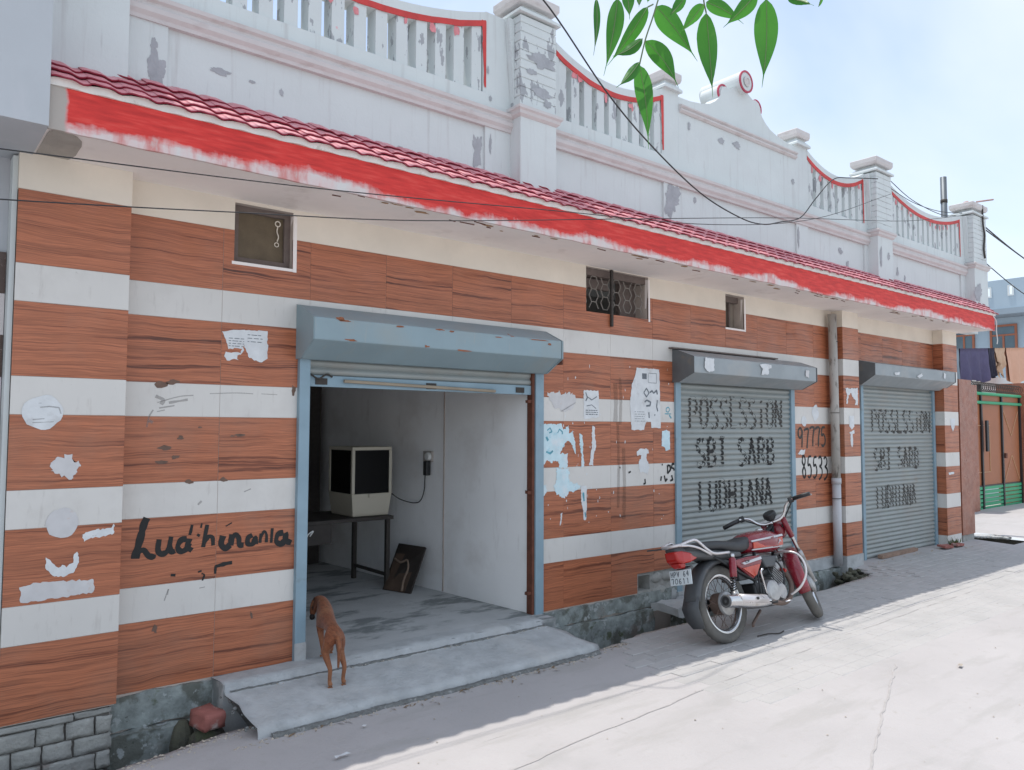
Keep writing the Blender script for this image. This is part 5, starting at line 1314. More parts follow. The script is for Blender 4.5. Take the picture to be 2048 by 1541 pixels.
# washing
ln = tag(obj('clothes_line', MB().tube(crom([(15.0, 2.0, 3.10), (17, 2, 3.22), (19, 2, 3.36), (21.5, 2, 3.56)]), .006, 5), MM('cable')), 'washing line strung behind the gate', 'clothesline')
def lz(x): return 3.22+(x-17)*.073
def cloth(name, x0, x1, drop, mat, label, taper=0., seed=0):
    mb = MB(); nx, nz2 = 18, 10
    for side in (0, 1):
        for j in range(nz2+1):
            for i in range(nx+1):
                u, v = i/nx, j/nz2
                dl = drop*(1-.05*side) if not callable(drop) else drop(u)
                xx = x0+(x1-x0)*(u+(0.5-u)*taper*v)
                y = 2.0+(.02+.02*v)*(1 if side else -1)+.05*v*math.sin(u*17+seed)+.02*noise.noise(Vector((u*5, v*3, seed)))
                mb.v.append((xx, y, lz(x0+(x1-x0)*u)-.005-dl*v*(1+.06*math.sin(u*9+seed))+(.012 if j == 0 else 0)))
    S2 = (nx+1)*(nz2+1)
    for sd2 in (0, 1):
        for j in range(nz2):
            for i in range(nx):
                a = sd2*S2+j*(nx+1)+i; mb.f.append((a, a+1, a+nx+2, a+nx+1))
    for i in range(nx): mb.f.append((i, i+1, S2+i+1, S2+i))
    return tag(obj(name, mb, MM(mat), sheet=True, smooth=True), label, 'laundry')
cloth('hanging_cloth', 16.6, 17.15, .66, 'house_blue_dark', 'grey-blue cloth at the left end of the washing line', .1, 5)
cloth('hanging_cloth', 17.2, 18.70, .70, 'cloth_purple', 'dark purple cloth on the washing line', .05, 1)
cloth('hanging_cloth', 18.72, 19.08, .62, 'cloth_dark', 'black cloth between the purple and beige washing', .2, 2)
cloth('hanging_cloth', 19.1, 19.72, lambda u: .28+.36*(1-abs(u*2-1)), 'cloth_beige', 'beige pointed cloth on the washing line', .3, 3)
cloth('hanging_cloth', 19.78, 21.3, .80, 'cloth_peach', 'peach towel at the right end of the washing line', .03, 4)
tag(obj('hanging_cloth', MB().box(20.3, 21.2, 2.05, 2.1, 2.3, 2.62).jit(.03, 5), MM('cloth_magenta')), 'magenta cloth below the peach towel', 'laundry')
tag(obj('yard_wall', MB().box(18.3, 24, 2.6, 2.8, 0, 2.85), MM('white_paint')), 'whitewashed yard wall behind the washing', 'wall')

# ================================================================== OVERHEAD CABLES
def cable(pts, r, label, k=8, mat='cable'):
    return tag(obj('cable', MB().tube(crom(pts, k), r, 6), MM(mat), smooth=True), label, 'cable')
cable([(-1.2, -.75, 2.60), (.34, -.75, 2.71), (1.78, -.75, 2.83), (3.39, -.75, 3.01), (5.2, -.72, 3.23), (7.0, -.6, 3.62), (9.2, -.33, 4.36)], .0030, 'thin cable sagging along the canopy, tied to the third pier')
cable([(-1.2, -.75, 2.33), (.35, -.75, 2.50), (1.31, -.75, 2.62), (2.41, -.75, 2.77), (4.39, -.75, 3.13), (6.4, -.70, 3.50), (9.25, -.45, 4.02), (11.0, -.42, 4.40), (11.9, -.3, 4.6)], .0030, 'lower thin cable crossing the wall and canopy from the left edge')
cable([(1.6, 2.2, 6.2), (2.7, .4, 5.25), (3.2, -.42, 4.76), (3.45, -.6, 4.54), (4.07, -.6, 4.07), (4.57, -.6, 3.78), (5.19, -.6, 3.52), (5.75, -.6, 3.41), (6.13, -.58, 3.42), (6.55, -.5, 3.53), (7.25, -.3, 3.74), (7.65, -.24, 4.02), (8.05, -.23, 4.32), (8.4, -.24, 4.41), (8.95, -.30, 4.50)], .0058, 'thick black cable looping down from the top over the parapet')
cable([(9.33, -.24, 4.60), (10.2, -.15, 4.52), (11.2, -.1, 4.52), (11.8, -.1, 4.62)], .005, 'upper cable between the last two parapet piers')
cable([(9.33, -.26, 4.48), (10.1, -.2, 4.46), (11.0, -.15, 4.52), (11.82, -.15, 4.64)], .0045, 'lower cable between the last two parapet piers')
cable([(12.2, -.1, 4.70), (14.5, -.1, 4.35), (17, -.2, 4.1), (22, -.5, 4.0)], .010, 'upper cable running off to the right from the last pier')
cable([(12.2, -.12, 4.62), (14.5, -.3, 4.15), (17, -.5, 3.8), (22, -1.0, 3.6)], .010, 'middle cable running off to the right from the last pier')
cable([(12.27, -.1, 4.15), (14.5, -.1, 3.75), (17, -.2, 3.55), (22, -.4, 3.5)], .008, 'lowest cable running off to the right from the last pier')
st_ = thing('roof_pole', 'short dark metal pole standing behind the last parapet pier', 'pole', (12.3, .35, 4.2))
obj('tube', MB().tube([(12.45, .35, 3.1), (12.45, .35, 5.42)], .045, 12), M('pole_grey', (.13,.15,.17), .5, metal=.4), st_, smooth=True)
obj('pole_band', MB().tube([(12.45, .35, 5.02), (12.45, .35, 5.07)], .05, 12), MM('iron'), st_, smooth=True)
rg = thing('rag_bundle', 'pinkish rags and sticks tied on the cap of the last pier', 'rag', (12.0, -.1, 4.8))
for i in range(7):
    p = Vector((11.85+rnd(0, .4), rnd(-.25, 0), 4.80)); obj('rag', MB().tube(crom([p, p+Vector((rnd(.05, .25), rnd(-.05, .05), rnd(-.02, .08))), p+Vector((rnd(.1, .4), rnd(-.08, .0), rnd(-.12, .08)))]), [.02]*6+[.028]*6+[.01], 6).jit(.015, 20), M('rag_pink', (.42,.27,.25), .9, var=.2) if i == 0 else MM('rag_pink'), rg, smooth=True)
obj('stick', MB().tube([(11.95, -.28, 4.80), (12.45, -.32, 4.92)], .012, 6), MM('rag_pink'), rg)
obj('string', MB().tube(crom([(12.12, -.29, 4.78), (12.10, -.30, 4.5), (12.16, -.295, 4.35), (12.12, -.295, 4.15), (12.17, -.29, 4.02)]), .012, 6), MM('iron'), rg)

# ================================================================== MOTORCYCLE
M('bike_red', (.23,.014,.026), .22, var=.06, vs_=6, kind='obj', coat=.5, dirt=[((.36,.20,.18), 5, .58, .2, .3)])
M('bike_orange', (.52,.06,.03), .25, var=.1, vs_=6, kind='obj', coat=.4)
M('stripe_silver', (.55,.55,.57), .35, var=0)
M('seat_black', (.035,.037,.04), .55, var=.15, vs_=9, kind='obj', dirt=[((.09,.085,.08), 4, .56, .2, .5)])
M('cowl_grey', (.075,.08,.085), .5, var=.1, vs_=6, kind='obj', dirt=[((.17,.15,.13), 5, .58, .15, .5)])
M('chrome', (.62,.62,.63), .18, metal=1., var=.06, vs_=9, kind='obj', dirt=[((.33,.27,.22), 9, .60, .1, .5)])
M('alloy', (.42,.42,.42), .42, metal=.7, var=.12, vs_=12, kind='obj', dirt=[((.14,.12,.10), 7, .58, .12, .6)])
M('tyre', (.13,.125,.115), .9, var=.2, vs_=12, kind='obj', bump=.3, bs=90, dirt=[((.22,.20,.17), 5, .48, .2, .7)])
M('rusty_hub', (.15,.105,.085), .7, metal=.3, var=.3, vs_=14, kind='obj')
M('lens_red', (.42,.012,.008), .15, var=.05, kind='obj', coat=.6)
M('plate_white', (.66,.72,.74), .5, var=.06, kind='obj')
M('guard_white', (.66,.63,.63), .3, metal=.6, var=.05, kind='obj')
LEAN = -rad(14)
bk = thing('motorcycle', 'dusty maroon commuter motorcycle on its side stand before the middle shutter', 'motorcycle', (4.875, -1.056, 0.0), (LEAN, 0, 0)); bk.scale = (.95, .95, .95)
def bo(name, mb, mat, par=None, **k): return obj(name, mb, MM(mat), par or bk, local=True, **k)
WR = .296
HD = Vector((.945, 0, .88)); AX = Vector((1.215, 0, .297)); dS = (HD-AX).normalized()
STEER = Matrix.Translation(HD) @ Matrix.Rotation(rad(31), 4, dS) @ Matrix.Translation(-HD)
def wheel(c, m=None):
    f = (lambda b: b.xf(m)) if m else (lambda b: b)
    C = Vector(c)
    t = MB().torus(C, (0, 1, 0), .258, .038, 48, 12, 1.02)
    w_ = bo('wheel', f(MB().lathe([(.024, -.075), (.03, -.06), (.075, -.05), (.082, -.045), (.082, .045), (.07, .05), (.03, .06), (.024, .075)], C, (0, 1, 0), 28)), 'rusty_hub', smooth=False)
    ty = MB(); n = 64
    secp = [(.216, -.026), (.235, -.036), (.262, -.041), (.283, -.034), (.2925, -.022), (.2965, -.008), (.2965, .008), (.2925, .022), (.283, .034), (.262, .041), (.235, .036), (.216, .026)]
    for i in range(n):
        a = 2*math.pi*i/n; d = Vector((math.cos(a), 0, math.sin(a)))
        for k, (r, y) in enumerate(secp):
            g_ = -.0055 if (k in (3, 4, 7, 8) and i % 2) or (k in (5, 6) and (i % 4) == 0) else 0
            ty.v.append(C+d*(r+g_)+Vector((0, y, 0)))
    m_ = len(secp)
    for i in range(n):
        for k in range(m_): ty.f.append((i*m_+k, ((i+1) % n)*m_+k, ((i+1) % n)*m_+(k+1) % m_, i*m_+(k+1) % m_))
    bo('tyre', f(ty), 'tyre', w_, smooth=True)
    bo('rim', f(MB().lathe([(.222, -.029), (.222, -.022), (.205, -.018), (.200, 0), (.205, .018), (.222, .022), (.222, .029), (.212, .030), (.196, .018), (.190, 0), (.196, -.018), (.212, -.030), (.222, -.029)], C, (0, 1, 0), 48, caps=False)), 'chrome', w_, smooth=True)
    sp = MB()
    for i in range(32):
        a = 2*math.pi*i/32; b = a+(.55 if (i//2) % 2 else -.55); s = 1 if i % 2 else -1
        sp.tube([C+Vector((.075*math.cos(b), s*.034, .075*math.sin(b))), C+Vector((.202*math.cos(a), 0, .202*math.sin(a)))], .0018, 4, caps=False)
    bo('spokes', f(sp), 'rusty_hub', w_)
    bo('brake_drum', f(MB().lathe([(.03, -.082), (.055, -.078), (.088, -.066), (.092, -.05), (.092, -.044)], C, (0, 1, 0), 28)), 'alloy', w_, smooth=False)
    return w_
wheel((0, 0, WR)); wheel(AX, STEER)
# frame, swing arm and stand
mb = MB(); mb.tube([(.92, 0, .83), (.84, 0, .55), (.76, 0, .30)], .02, 8); mb.tube([(.92, 0, .84), (.6, 0, .66), (.25, 0, .62), (-.2, 0, .68)], .018, 8)
for s in (-1, 1): mb.tube([(.45, s*.09, .64), (.36, s*.10, .40), (.40, s*.09, .22), (.70, s*.07, .20)], .014, 8); mb.tube([(.36, s*.1, .42), (-.1, s*.1, .66)], .012, 8)
bo('frame', mb, 'black_plastic', smooth=True)
mb = MB()
for s in (-1, 1): mb.tube([(.38, s*.075, .30), (.0, s*.095, WR), (-.06, s*.095, WR)], .016, 8)
bo('swing_arm', mb, 'black_plastic', smooth=True)
bo('chain_cover', MB().prism([(-.12, .33), (.36, .36), (.38, .27), (-.10, .24)], 'y', .09, .115), 'black_plastic', bevel=.008)
bo('side_stand', MB().tube([(.40, .12, .22), (.37, .20, .10), (.35, .285, -.055)], .011, 8), 'black_plastic', smooth=True)
# engine
eng = bo('engine', MB().box(.40, .72, -.085, .085, .20, .36), 'alloy', bevel=.02)
bo('engine_cover', MB().lathe([(.02, -.155), (.075, -.15), (.088, -.135), (.092, -.10), (.092, -.07)], (.53, 0, .315), (0, 1, 0), 28), 'alloy', eng, smooth=False, bevel=.004)
bo('engine_cover', MB().lathe([(.06, -.135), (.066, -.12), (.068, -.08)], (.66, 0, .30), (0, 1, 0), 24), 'alloy', eng, bevel=.003)
for i in range(7):
    c = Vector((.69, 0, .37))+Vector((.10, 0, .12)).normalized()*(i*.019)
    A_ = Vector((.64, 0, .77)); U_ = Vector((.77, 0, -.64))
    v = [c+U_*sx*.075+Vector((0, sy*.075, 0))+A_*sz*.0035 for sz in (-1, 1) for sx, sy in ((-1,-1),(1,-1),(1,1),(-1,1))]
    bo('cooling_fin', MB().add(v, [(0,3,2,1),(4,5,6,7),(0,1,5,4),(1,2,6,5),(2,3,7,6),(3,0,4,7)]), 'alloy', eng)
bo('cylinder', MB().tube([(.66, 0, .34), (.78, 0, .50)], .058, 14), 'alloy', eng, smooth=True)
bo('cylinder_head', MB().box(.74, .86, -.07, .07, .46, .53), 'alloy', eng, bevel=.012)
bo('spark_cap', MB().tube([(.80, -.07, .47), (.80, -.115, .45)], .014, 8), 'lens_red', eng)
bo('carburettor', MB().tube([(.50, -.02, .47), (.66, -.02, .47)], .035, 10), 'black_plastic', eng, smooth=True)
bo('gear_case', MB().box(.34, .45, -.10, .10, .22, .40), 'black_plastic', eng, bevel=.015)
mb = MB(); mb.tube(crom([(.45, -.06, .55), (.40, -.11, .45), (.38, -.12, .32), (.40, -.11, .22)]), .008, 6); mb.tube(crom([(.72, -.06, .58), (.74, -.11, .50), (.76, -.11, .40), (.72, -.10, .28)]), .008, 6); mb.tube(crom([(.62, -.05, .55), (.58, -.10, .47), (.60, -.12, .40)]), .006, 6)
bo('hose', mb, 'black_plastic', smooth=True)
bo('air_box', MB().loft([[(.50, y, .60), (.74, y, .585), (.68, y, .50), (.55, y, .505)] for y in (-.105, -.02)]), 'cowl_grey', bevel=.012)
bo('battery_cover', MB().box(.18, .44, -.09, .09, .44, .62), 'black_plastic', bevel=.01)
# exhaust
ex = bo('exhaust', MB().tube(crom([(-.165, -.175, .325), (-.05, -.172, .312), (.12, -.165, .285), (.30, -.155, .262), (.44, -.145, .245)], 4), [.046, .047, .048, .049, .05, .05, .05, .05, .05, .049, .048, .046, .044, .041, .037, .033, .030], 18), 'chrome', smooth=True)
bo('header_pipe', MB().tube(crom([(.43, -.145, .246), (.62, -.135, .21), (.76, -.12, .235), (.87, -.09, .34), (.86, -.05, .45), (.82, -.03, .48)], 6), .021, 10), 'rusty_hub', ex, smooth=True)
bo('tail_pipe', MB().lathe([(.030, -.012), (.036, -.006), (.036, .0), (.012, .0), (.012, -.03), (.030, -.03), (.030, -.012)], (-.168, -.1755, .3255), (-1, 0, .12), 20, caps=False), 'black_plastic', ex)
bo('muffler_cap', MB().lathe([(.0469, -.01), (.0475, .002), (.040, .006), (.028, .001)], (-.165, -.175, .325), (-1, 0, .12), 20), 'cowl_grey', ex)
bo('heat_shield', MB().loft([[(x, -.165-.008*1+dy, z0+dz) for dy, dz in ((-.045, -.02), (-.052, .012), (-.038, .042), (0, .052), (0, .047), (-.034, .036), (-.046, .010), (-.040, -.02))] for x, z0 in ((-.02, .312), (.14, .287), (.32, .264))]), 'guard_white', ex, smooth=True)
# body panels
def ov(x, cz, hw, hz, p=2.6, n=20, zb=1.0):
    o = []
    for i in range(n):
        a = 2*math.pi*i/n; c, s = math.cos(a), math.sin(a)
        yy = hw*abs(c)**(2/p)*(1 if c >= 0 else -1); zz = hz*abs(s)**(2/p)*(1 if s >= 0 else -1)
        o.append((x, yy, cz+(zz if s >= 0 else zz*zb)))
    return o
tk = bo('fuel_tank', MB().loft([ov(.36, .70, .06, .045), ov(.385, .705, .10, .065), ov(.46, .715, .122, .082), ov(.56, .715, .135, .094), ov(.68, .712, .14, .098), ov(.77, .705, .132, .09), ov(.85, .70, .105, .072), ov(.90, .695, .07, .05), ov(.915, .69, .03, .025)]), 'bike_red', smooth=True)
bo('tank_cap', MB().lathe([(.03, 0), (.03, .012), (.022, .018)], (.72, 0, .806), (0.05, 0, 1), 18), 'chrome', tk, bevel=.003)
def side_strip(name, pts, mat, yf, par, th=.003):
    m2 = MB(); n = len(pts)
    for lay in (0, 1):
        for x, z in pts: m2.v.append((x, yf(x, z)-(th if lay else -.004), z))
    m2.f = [tuple(range(n, 2*n)), tuple(range(n-1, -1, -1))]+[(i, (i+1) % n, (i+1) % n+n, i+n) for i in range(n)]
    return bo(name, m2, mat, par)
def tky(x, z):
    hw = .122+.018*math.sin(min(1, max(0, (x-.42)/.44))*math.pi); cz, hz = .713, .095
    k = min(.97, abs((z-cz)/hz)); return -hw*(1-k**2.6)**(1/2.6)
def band(x0, x1, za0, za1, zb0, zb1, n=8):
    return [(x0+(x1-x0)*i/n, za0+(za1-za0)*i/n) for i in range(n+1)]+[(x1-(x1-x0)*i/n, zb1-(zb1-zb0)*i/n) for i in range(n+1)]
side_strip('tank_stripe', band(.40, .86, .722, .735, .735, .752), 'stripe_silver', tky, tk)
side_strip('tank_decal', band(.42, .85, .668, .662, .718, .730), 'bike_orange', tky, tk, .002)
side_strip('tank_stripe', band(.40, .84, .655, .648, .666, .659), 'stripe_silver', tky, tk)
mb = MB(); 
for st in ([(.76,.68),(.785,.715),(.80,.69)], [(.775,.695),(.805,.70)]):
    for p, q in zip(st, st[1:]): mb.tube([(p[0], tky(*p)-.004, p[1]), (q[0], tky(*q)-.004, q[1])], .003, 4)
bo('tank_emblem', mb, 'stripe_silver', tk)
seat_s = [(-.40, .735, .075, .018), (-.34, .745, .10, .03), (-.20, .748, .122, .036), (.0, .738, .125, .04), (.15, .715, .125, .045), (.24, .705, .122, .05), (.32, .708, .115, .056), (.40, .722, .10, .055), (.46, .735, .08, .045), (.49, .74, .05, .03)]
bo('seat', MB().loft([ov(x, z, w_, h_, 3.2) for x, z, w_, h_ in seat_s]), 'seat_black', smooth=True)
bo('tail_cowl', MB().loft([ov(x, z, w_, h_, 3.5) for x, z, w_, h_ in ((.24, .645, .11, .03), (.05, .66, .115, .038), (-.15, .685, .11, .042), (-.32, .71, .095, .04), (-.43, .735, .07, .026), (-.47, .75, .05, .014))]), 'cowl_grey', smooth=True)
tl = bo('tail_light', MB().loft([[(-.27, -.085, .665), (-.27, .085, .665), (-.27, .085, .705), (-.27, -.085, .705)], [(-.36, -.09, .645), (-.36, .09, .645), (-.36, .09, .722), (-.36, -.09, .722)], [(-.43, -.08, .64), (-.43, .08, .64), (-.43, .08, .738), (-.43, -.08, .738)], [(-.475, -.055, .665), (-.475, .055, .665), (-.49, .055, .738), (-.49, -.055, .738)]]), 'lens_red', smooth=False, bevel=.016, seg=3)
bo('lamp_lower', MB().loft([[(x, sy, z) for x, sy, z in q] for q in ([(-.38, -.05, .64), (-.38, .05, .64), (-.46, .05, .65), (-.46, -.05, .65)], [(-.38, -.035, .605), (-.38, .035, .605), (-.43, .035, .61), (-.43, -.035, .61)])]), 'lens_red', tl, bevel=.008)
for s in (-1, 1):
    y0, y1 = (s*.128, s*.095)
    sp_ = bo('side_panel', MB().loft([[(.145, y0*.92, .605), (.30, y0, .615), (.47, y0*.97, .61), (.485, y0*.95, .56), (.40, y0*.92, .48), (.335, y0*.86, .435), (.22, y0*.9, .515), (.15, y0*.9, .565)], [(.145, y1, .605), (.30, y1, .615), (.47, y1, .61), (.485, y1, .56), (.40, y1, .48), (.335, y1, .435), (.22, y1, .515), (.15, y1, .565)]]), 'bike_red', bevel=.01, seg=3)
    if s < 0:
        bo('panel_stripe', MB().prism([(.20, .575), (.47, .60), (.475, .578), (.23, .558)], 'y', -.1325, -.10), 'stripe_silver', sp_, bevel=.002)
        bo('panel_decal', MB().prism([(.20, .535), (.45, .545), (.37, .465), (.33, .455)], 'y', -.1285, -.10), 'bike_orange', sp_, bevel=.002)
        mb = MB()
        for st in ([(.30,.588),(.285,.592),(.275,.580),(.288,.574),(.30,.578)], [(.31,.578),(.31,.594),(.325,.59),(.325,.582),(.31,.578)]):
            for p, q in zip(st, st[1:]): mb.tube([(p[0]-.03, -.134, p[1]-.004), (q[0]-.03, -.134, q[1]-.004)], .0022, 4)
        bo('panel_lettering', mb, 'black_plastic', sp_)
# rear fender, flap and plate
mb = MB(); secs = []
for i in range(13):
    a = rad(62+i*9.0); R_ = .335+.02*max(0, (i-8)/6); c = Vector((R_*math.cos(a), 0, WR+R_*math.sin(a)))
    d = Vector((math.cos(a), 0, math.sin(a))); wv = .075
    secs.append([c+Vector((0, -wv, 0))-d*.03, c+Vector((0, -wv, 0)), c+Vector((0, -wv*.6, 0))+d*.014, c+Vector((0, wv*.6, 0))+d*.014, c+Vector((0, wv, 0)), c+Vector((0, wv, 0))-d*.03, c+Vector((0, wv*.6, 0))+d*.006, c+Vector((0, -wv*.6, 0))+d*.006])
rf = bo('rear_fender', MB().loft(secs), 'cowl_grey', smooth=True)
bo('mud_flap', MB().loft([[(-.335, -.07, .385), (-.335, .07, .385), (-.343, .07, .385), (-.343, -.07, .385)], [(-.372, -.078, .31), (-.372, .078, .31), (-.379, .078, .31), (-.379, -.078, .31)], [(-.352, -.075, .22), (-.352, .075, .22), (-.359, .075, .22), (-.359, -.075, .22)], [(-.315, -.055, .155), (-.315, .055, .155), (-.321, .055, .155), (-.321, -.055, .155)]]), 'cowl_grey', rf, smooth=True)
bo('plate_bracket', MB().loft([[(-.30, -.05, .60), (-.30, .05, .60), (-.31, .05, .62), (-.31, -.05, .62)], [(-.405, -.05, .575), (-.405, .05, .575), (-.405, .05, .60), (-.405, -.05, .60)]]), 'cowl_grey', rf)
npq = Matrix.Translation((-.412, 0, .545)) @ Matrix.Rotation(rad(8), 4, 'Y')
np_ = bo('number_plate', MB().box(-.003, .003, -.105, .105, -.055, .055).xf(npq), 'plate_white', bevel=.003)
GL['V'] = [[(0,1),(.45,0),(.9,1)]]; GL['6'] = [[(.8,.95),(.4,.9),(.1,.45),(.2,.08),(.6,0),(.85,.25),(.6,.5),(.2,.35)]]; GL['4'] = [[(.7,0),(.7,1),(.05,.35),(.95,.35)]]; GL['0'] = GL['O']; GL['1'] = [[(.3,.8),(.55,1),(.55,0)]]; GL['M'] = [[(0,0),(.1,1),(.5,.35),(.9,1),(1,0)]]; GL['-'] = [[(.2,.5),(.8,.5)]]
m2 = MB()
for txt, z0, z1 in (("HPV 64", .006, .044), ("70611", -.046, -.008)):
    tmp = MB(); lettering(tmp, txt, -.09, .09, z0, z1, .0075, lambda z: 0.0, jit=.05, fill=.7, smooth=False)
    b = len(m2.v); m2.v += [(-.0042, -v[0], v[2]) for v in tmp.v]; m2.f += [tuple(b+i for i in q) for q in tmp.f]
bo('plate_lettering', m2.xf(npq), 'paper_print', np_, sheet=True)
# chrome grab rail
mb = MB()
for s in (-1, 1):
    mb.tube(crom([(.06, s*.132, .672), (-.12, s*.135, .68), (-.20, s*.13, .72), (-.29, s*.12, .795), (-.35, s*.11, .80), (-.45, s*.09, .78)], 6), .011, 8)
    mb.tube(crom([(-.16, s*.13, .675), (-.28, s*.125, .735), (-.38, s*.115, .765), (-.46, s*.085, .775)], 5), .009, 8)
mb.tube(crom([(-.45, -.09, .78), (-.49, -.05, .777), (-.50, 0, .777), (-.49, .05, .777), (-.45, .09, .78)], 5), .011, 8)
bo('grab_rail', mb, 'guard_white', smooth=True)
bo('rear_indicator_stalk', MB().tube([(-.46, .09, .77), (-.56, .15, .775)], .006, 6), 'black_plastic')
# shocks
for s in (-1, 1):
    t0, t1 = Vector((-.005, s*.145, .335)), Vector((.075, s*.142, .64))
    L1 = lambda u: t0.lerp(t1, u)
    sh = bo('shock_absorber', MB().tube([L1(.48), L1(.5), L1(.93), L1(.96)], [.024, .029, .029, .02], 16), 'bike_red', smooth=True)
    mb = MB(); k = 60
    mb.tube([L1(.14+.36*i/k)+Vector((math.cos(i*.62), math.sin(i*.62), 0))*.023 for i in range(k+1)], .0045, 5); bo('spring', mb, 'black_plastic', sh, smooth=True)
    bo('damper_rod', MB().tube([L1(.0), L1(.5)], .012, 10), 'chrome', sh, smooth=True)
    bo('lower_mount', MB().tube([L1(-.02), L1(.13)], [.02, .024], 12), 'alloy', sh, smooth=True)
    bo('upper_mount', MB().tube([L1(.96), L1(1.05)], [.018, .02], 12), 'chrome', sh, smooth=True)
# footrests
for s in (-1, 1):
    bo('footrest', MB().tube([(.42, s*.10, .24), (.43, s*.22, .24)], .010, 8), 'black_plastic', smooth=True)
    bo('pillion_bracket', MB().tube([(.12, s*.11, .35), (.165, s*.13, .315), (.20, s*.14, .30)], .009, 8), 'black_plastic', smooth=True)
    bo('footrest', MB().tube([(.16, s*.13, .30), (.17, s*.235, .30)], .011, 8), 'black_plastic', smooth=True)
bo('brake_pedal', MB().tube(crom([(.42, -.125, .235), (.55, -.13, .205), (.64, -.145, .215), (.68, -.18, .22)]), .007, 8), 'chrome', smooth=True)
bo('kick_lever', MB().tube(crom([(.44, -.13, .30), (.40, -.15, .40), (.38, -.16, .48), (.40, -.17, .505)]), .009, 8), 'chrome', smooth=True)
bo('centre_stand', MB().tube([(.36, -.09, .19), (.20, -.11, .11), (.14, -.15, .10)], .011, 8), 'rusty_hub', smooth=True)
# crash guard
mb = MB()
for s in (-1, 1): mb.tube(crom([(.84, s*.02, .60), (.84, s*.12, .605), (.86, s*.21, .575), (.875, s*.25, .50), (.86, s*.255, .40), (.81, s*.20, .30), (.76, s*.08, .235), (.74, s*.02, .23)], 6), .010, 8)
bo('crash_guard', mb, 'guard_white', smooth=True)
# steered parts
def st(name, mb, mat, par=None, **k): return bo(name, mb.xf(STEER), mat, par, **k)
fa = (AX-HD).normalized()
for s in (-1, 1):
    o = Vector((0, s*.088, 0))
    fk = st('fork_leg', MB().tube([HD+o+fa*.02, HD+o+fa*.36], .0165, 12), 'chrome', smooth=True)
    st('fork_slider', MB().tube([HD+o+fa*.34, HD+o+fa*.36, AX+o*.95], [.020, .024, .022], 12), 'alloy', fk, smooth=True)
    st('fork_cover', MB().tube([HD+o+fa*.0, HD+o+fa*.20], .025, 12), 'bike_red', fk, smooth=True)
mb = MB()
for s in (-1, 1): mb.box(.0, .0, 0, 0, 0, 0) if False else None
st('fork_yoke', MB().box(HD.x-.035, HD.x+.03, -.115, .115, HD.z-.015, HD.z+.02), 'alloy', bevel=.008)
st('front_axle', MB().tube([AX+Vector((0, -.11, 0)), AX+Vector((0, .11, 0))], .012, 10), 'chrome')
secs = []
for i in range(17):
    a = rad(38+i*9.6); R_ = .322; d = Vector((math.cos(a), 0, math.sin(a))); c = AX+d*R_; wv = .064*(.78+.22*math.sin(math.pi*i/16))
    secs.append([c+Vector((0, -wv, 0))-d*.045, c+Vector((0, -wv, 0))-d*.008, c+Vector((0, -wv*.6, 0))+d*.014, c+d*.02, c+Vector((0, wv*.6, 0))+d*.014, c+Vector((0, wv, 0))-d*.008, c+Vector((0, wv, 0))-d*.045, c+Vector((0, wv*.7, 0))-d*.002, c+d*.008, c+Vector((0, -wv*.7, 0))-d*.002])
st('front_fender', MB().loft(secs), 'bike_red', smooth=True)
hl = st('headlight', MB().lathe([(.03, -.07), (.06, -.055), (.082, -.01), (.085, .03), (.08, .045)], (1.055, 0, .80), (1, 0, -.1), 24), 'bike_red', smooth=True)
st('headlight_lens', MB().lathe([(.079, .046), (.06, .058), (.02, .066)], (1.055, 0, .80), (1, 0, -.1), 24), 'window_glass', hl, smooth=True)
st('meter', MB().lathe([(.045, -.02), (.056, -.005), (.058, .035), (.05, .048)], (.945, 0, .905), (-.45, 0, 1), 22), 'black_plastic', bevel=.004)
def stb(name, mb, mat, par=None, **k): return st(name, mb.xf(Matrix.Translation((-.015, 0, -.05))), mat, par, **k)
bar = crom([(.90, -.0, .905), (.90, -.07, .91), (.895, -.12, .94), (.875, -.17, 1.0), (.85, -.23, 1.02), (.81, -.29, 1.015), (.765, -.37, 1.0)], 6)
hb = stb('handlebar', MB().tube(bar, .011, 10), 'chrome', smooth=True)
stb('handlebar_half', MB().tube([(p[0], -p[1], p[2]) for p in bar], .011, 10), 'chrome', hb, smooth=True)
for s in (-1, 1):
    q = lambda x, y, z: (x, s*y, z)
    stb('grip', MB().tube([q(.838, .25, 1.018), q(.805, .30, 1.013), q(.757, .385, .998)], .0175, 12), 'black_plastic', hb, smooth=True)
    stb('switch_pod', MB().box(.84, .88, min(s*.20, s*.245), max(s*.20, s*.245), .995, 1.045), 'black_plastic', hb, bevel=.008)
    stb('lever', MB().tube(crom([q(.88, .215, 1.015), q(.905, .27, 1.01), q(.89, .33, 1.005), q(.845, .395, .995)]), .006, 8), 'alloy', hb, smooth=True)
    stb('cable_loop', MB().tube(crom([q(.90, .22, 1.015), q(.98, .20, 1.0), q(1.03, .12, .93), q(1.0, .05, .85)]), .006, 6), 'black_plastic', hb, smooth=True)

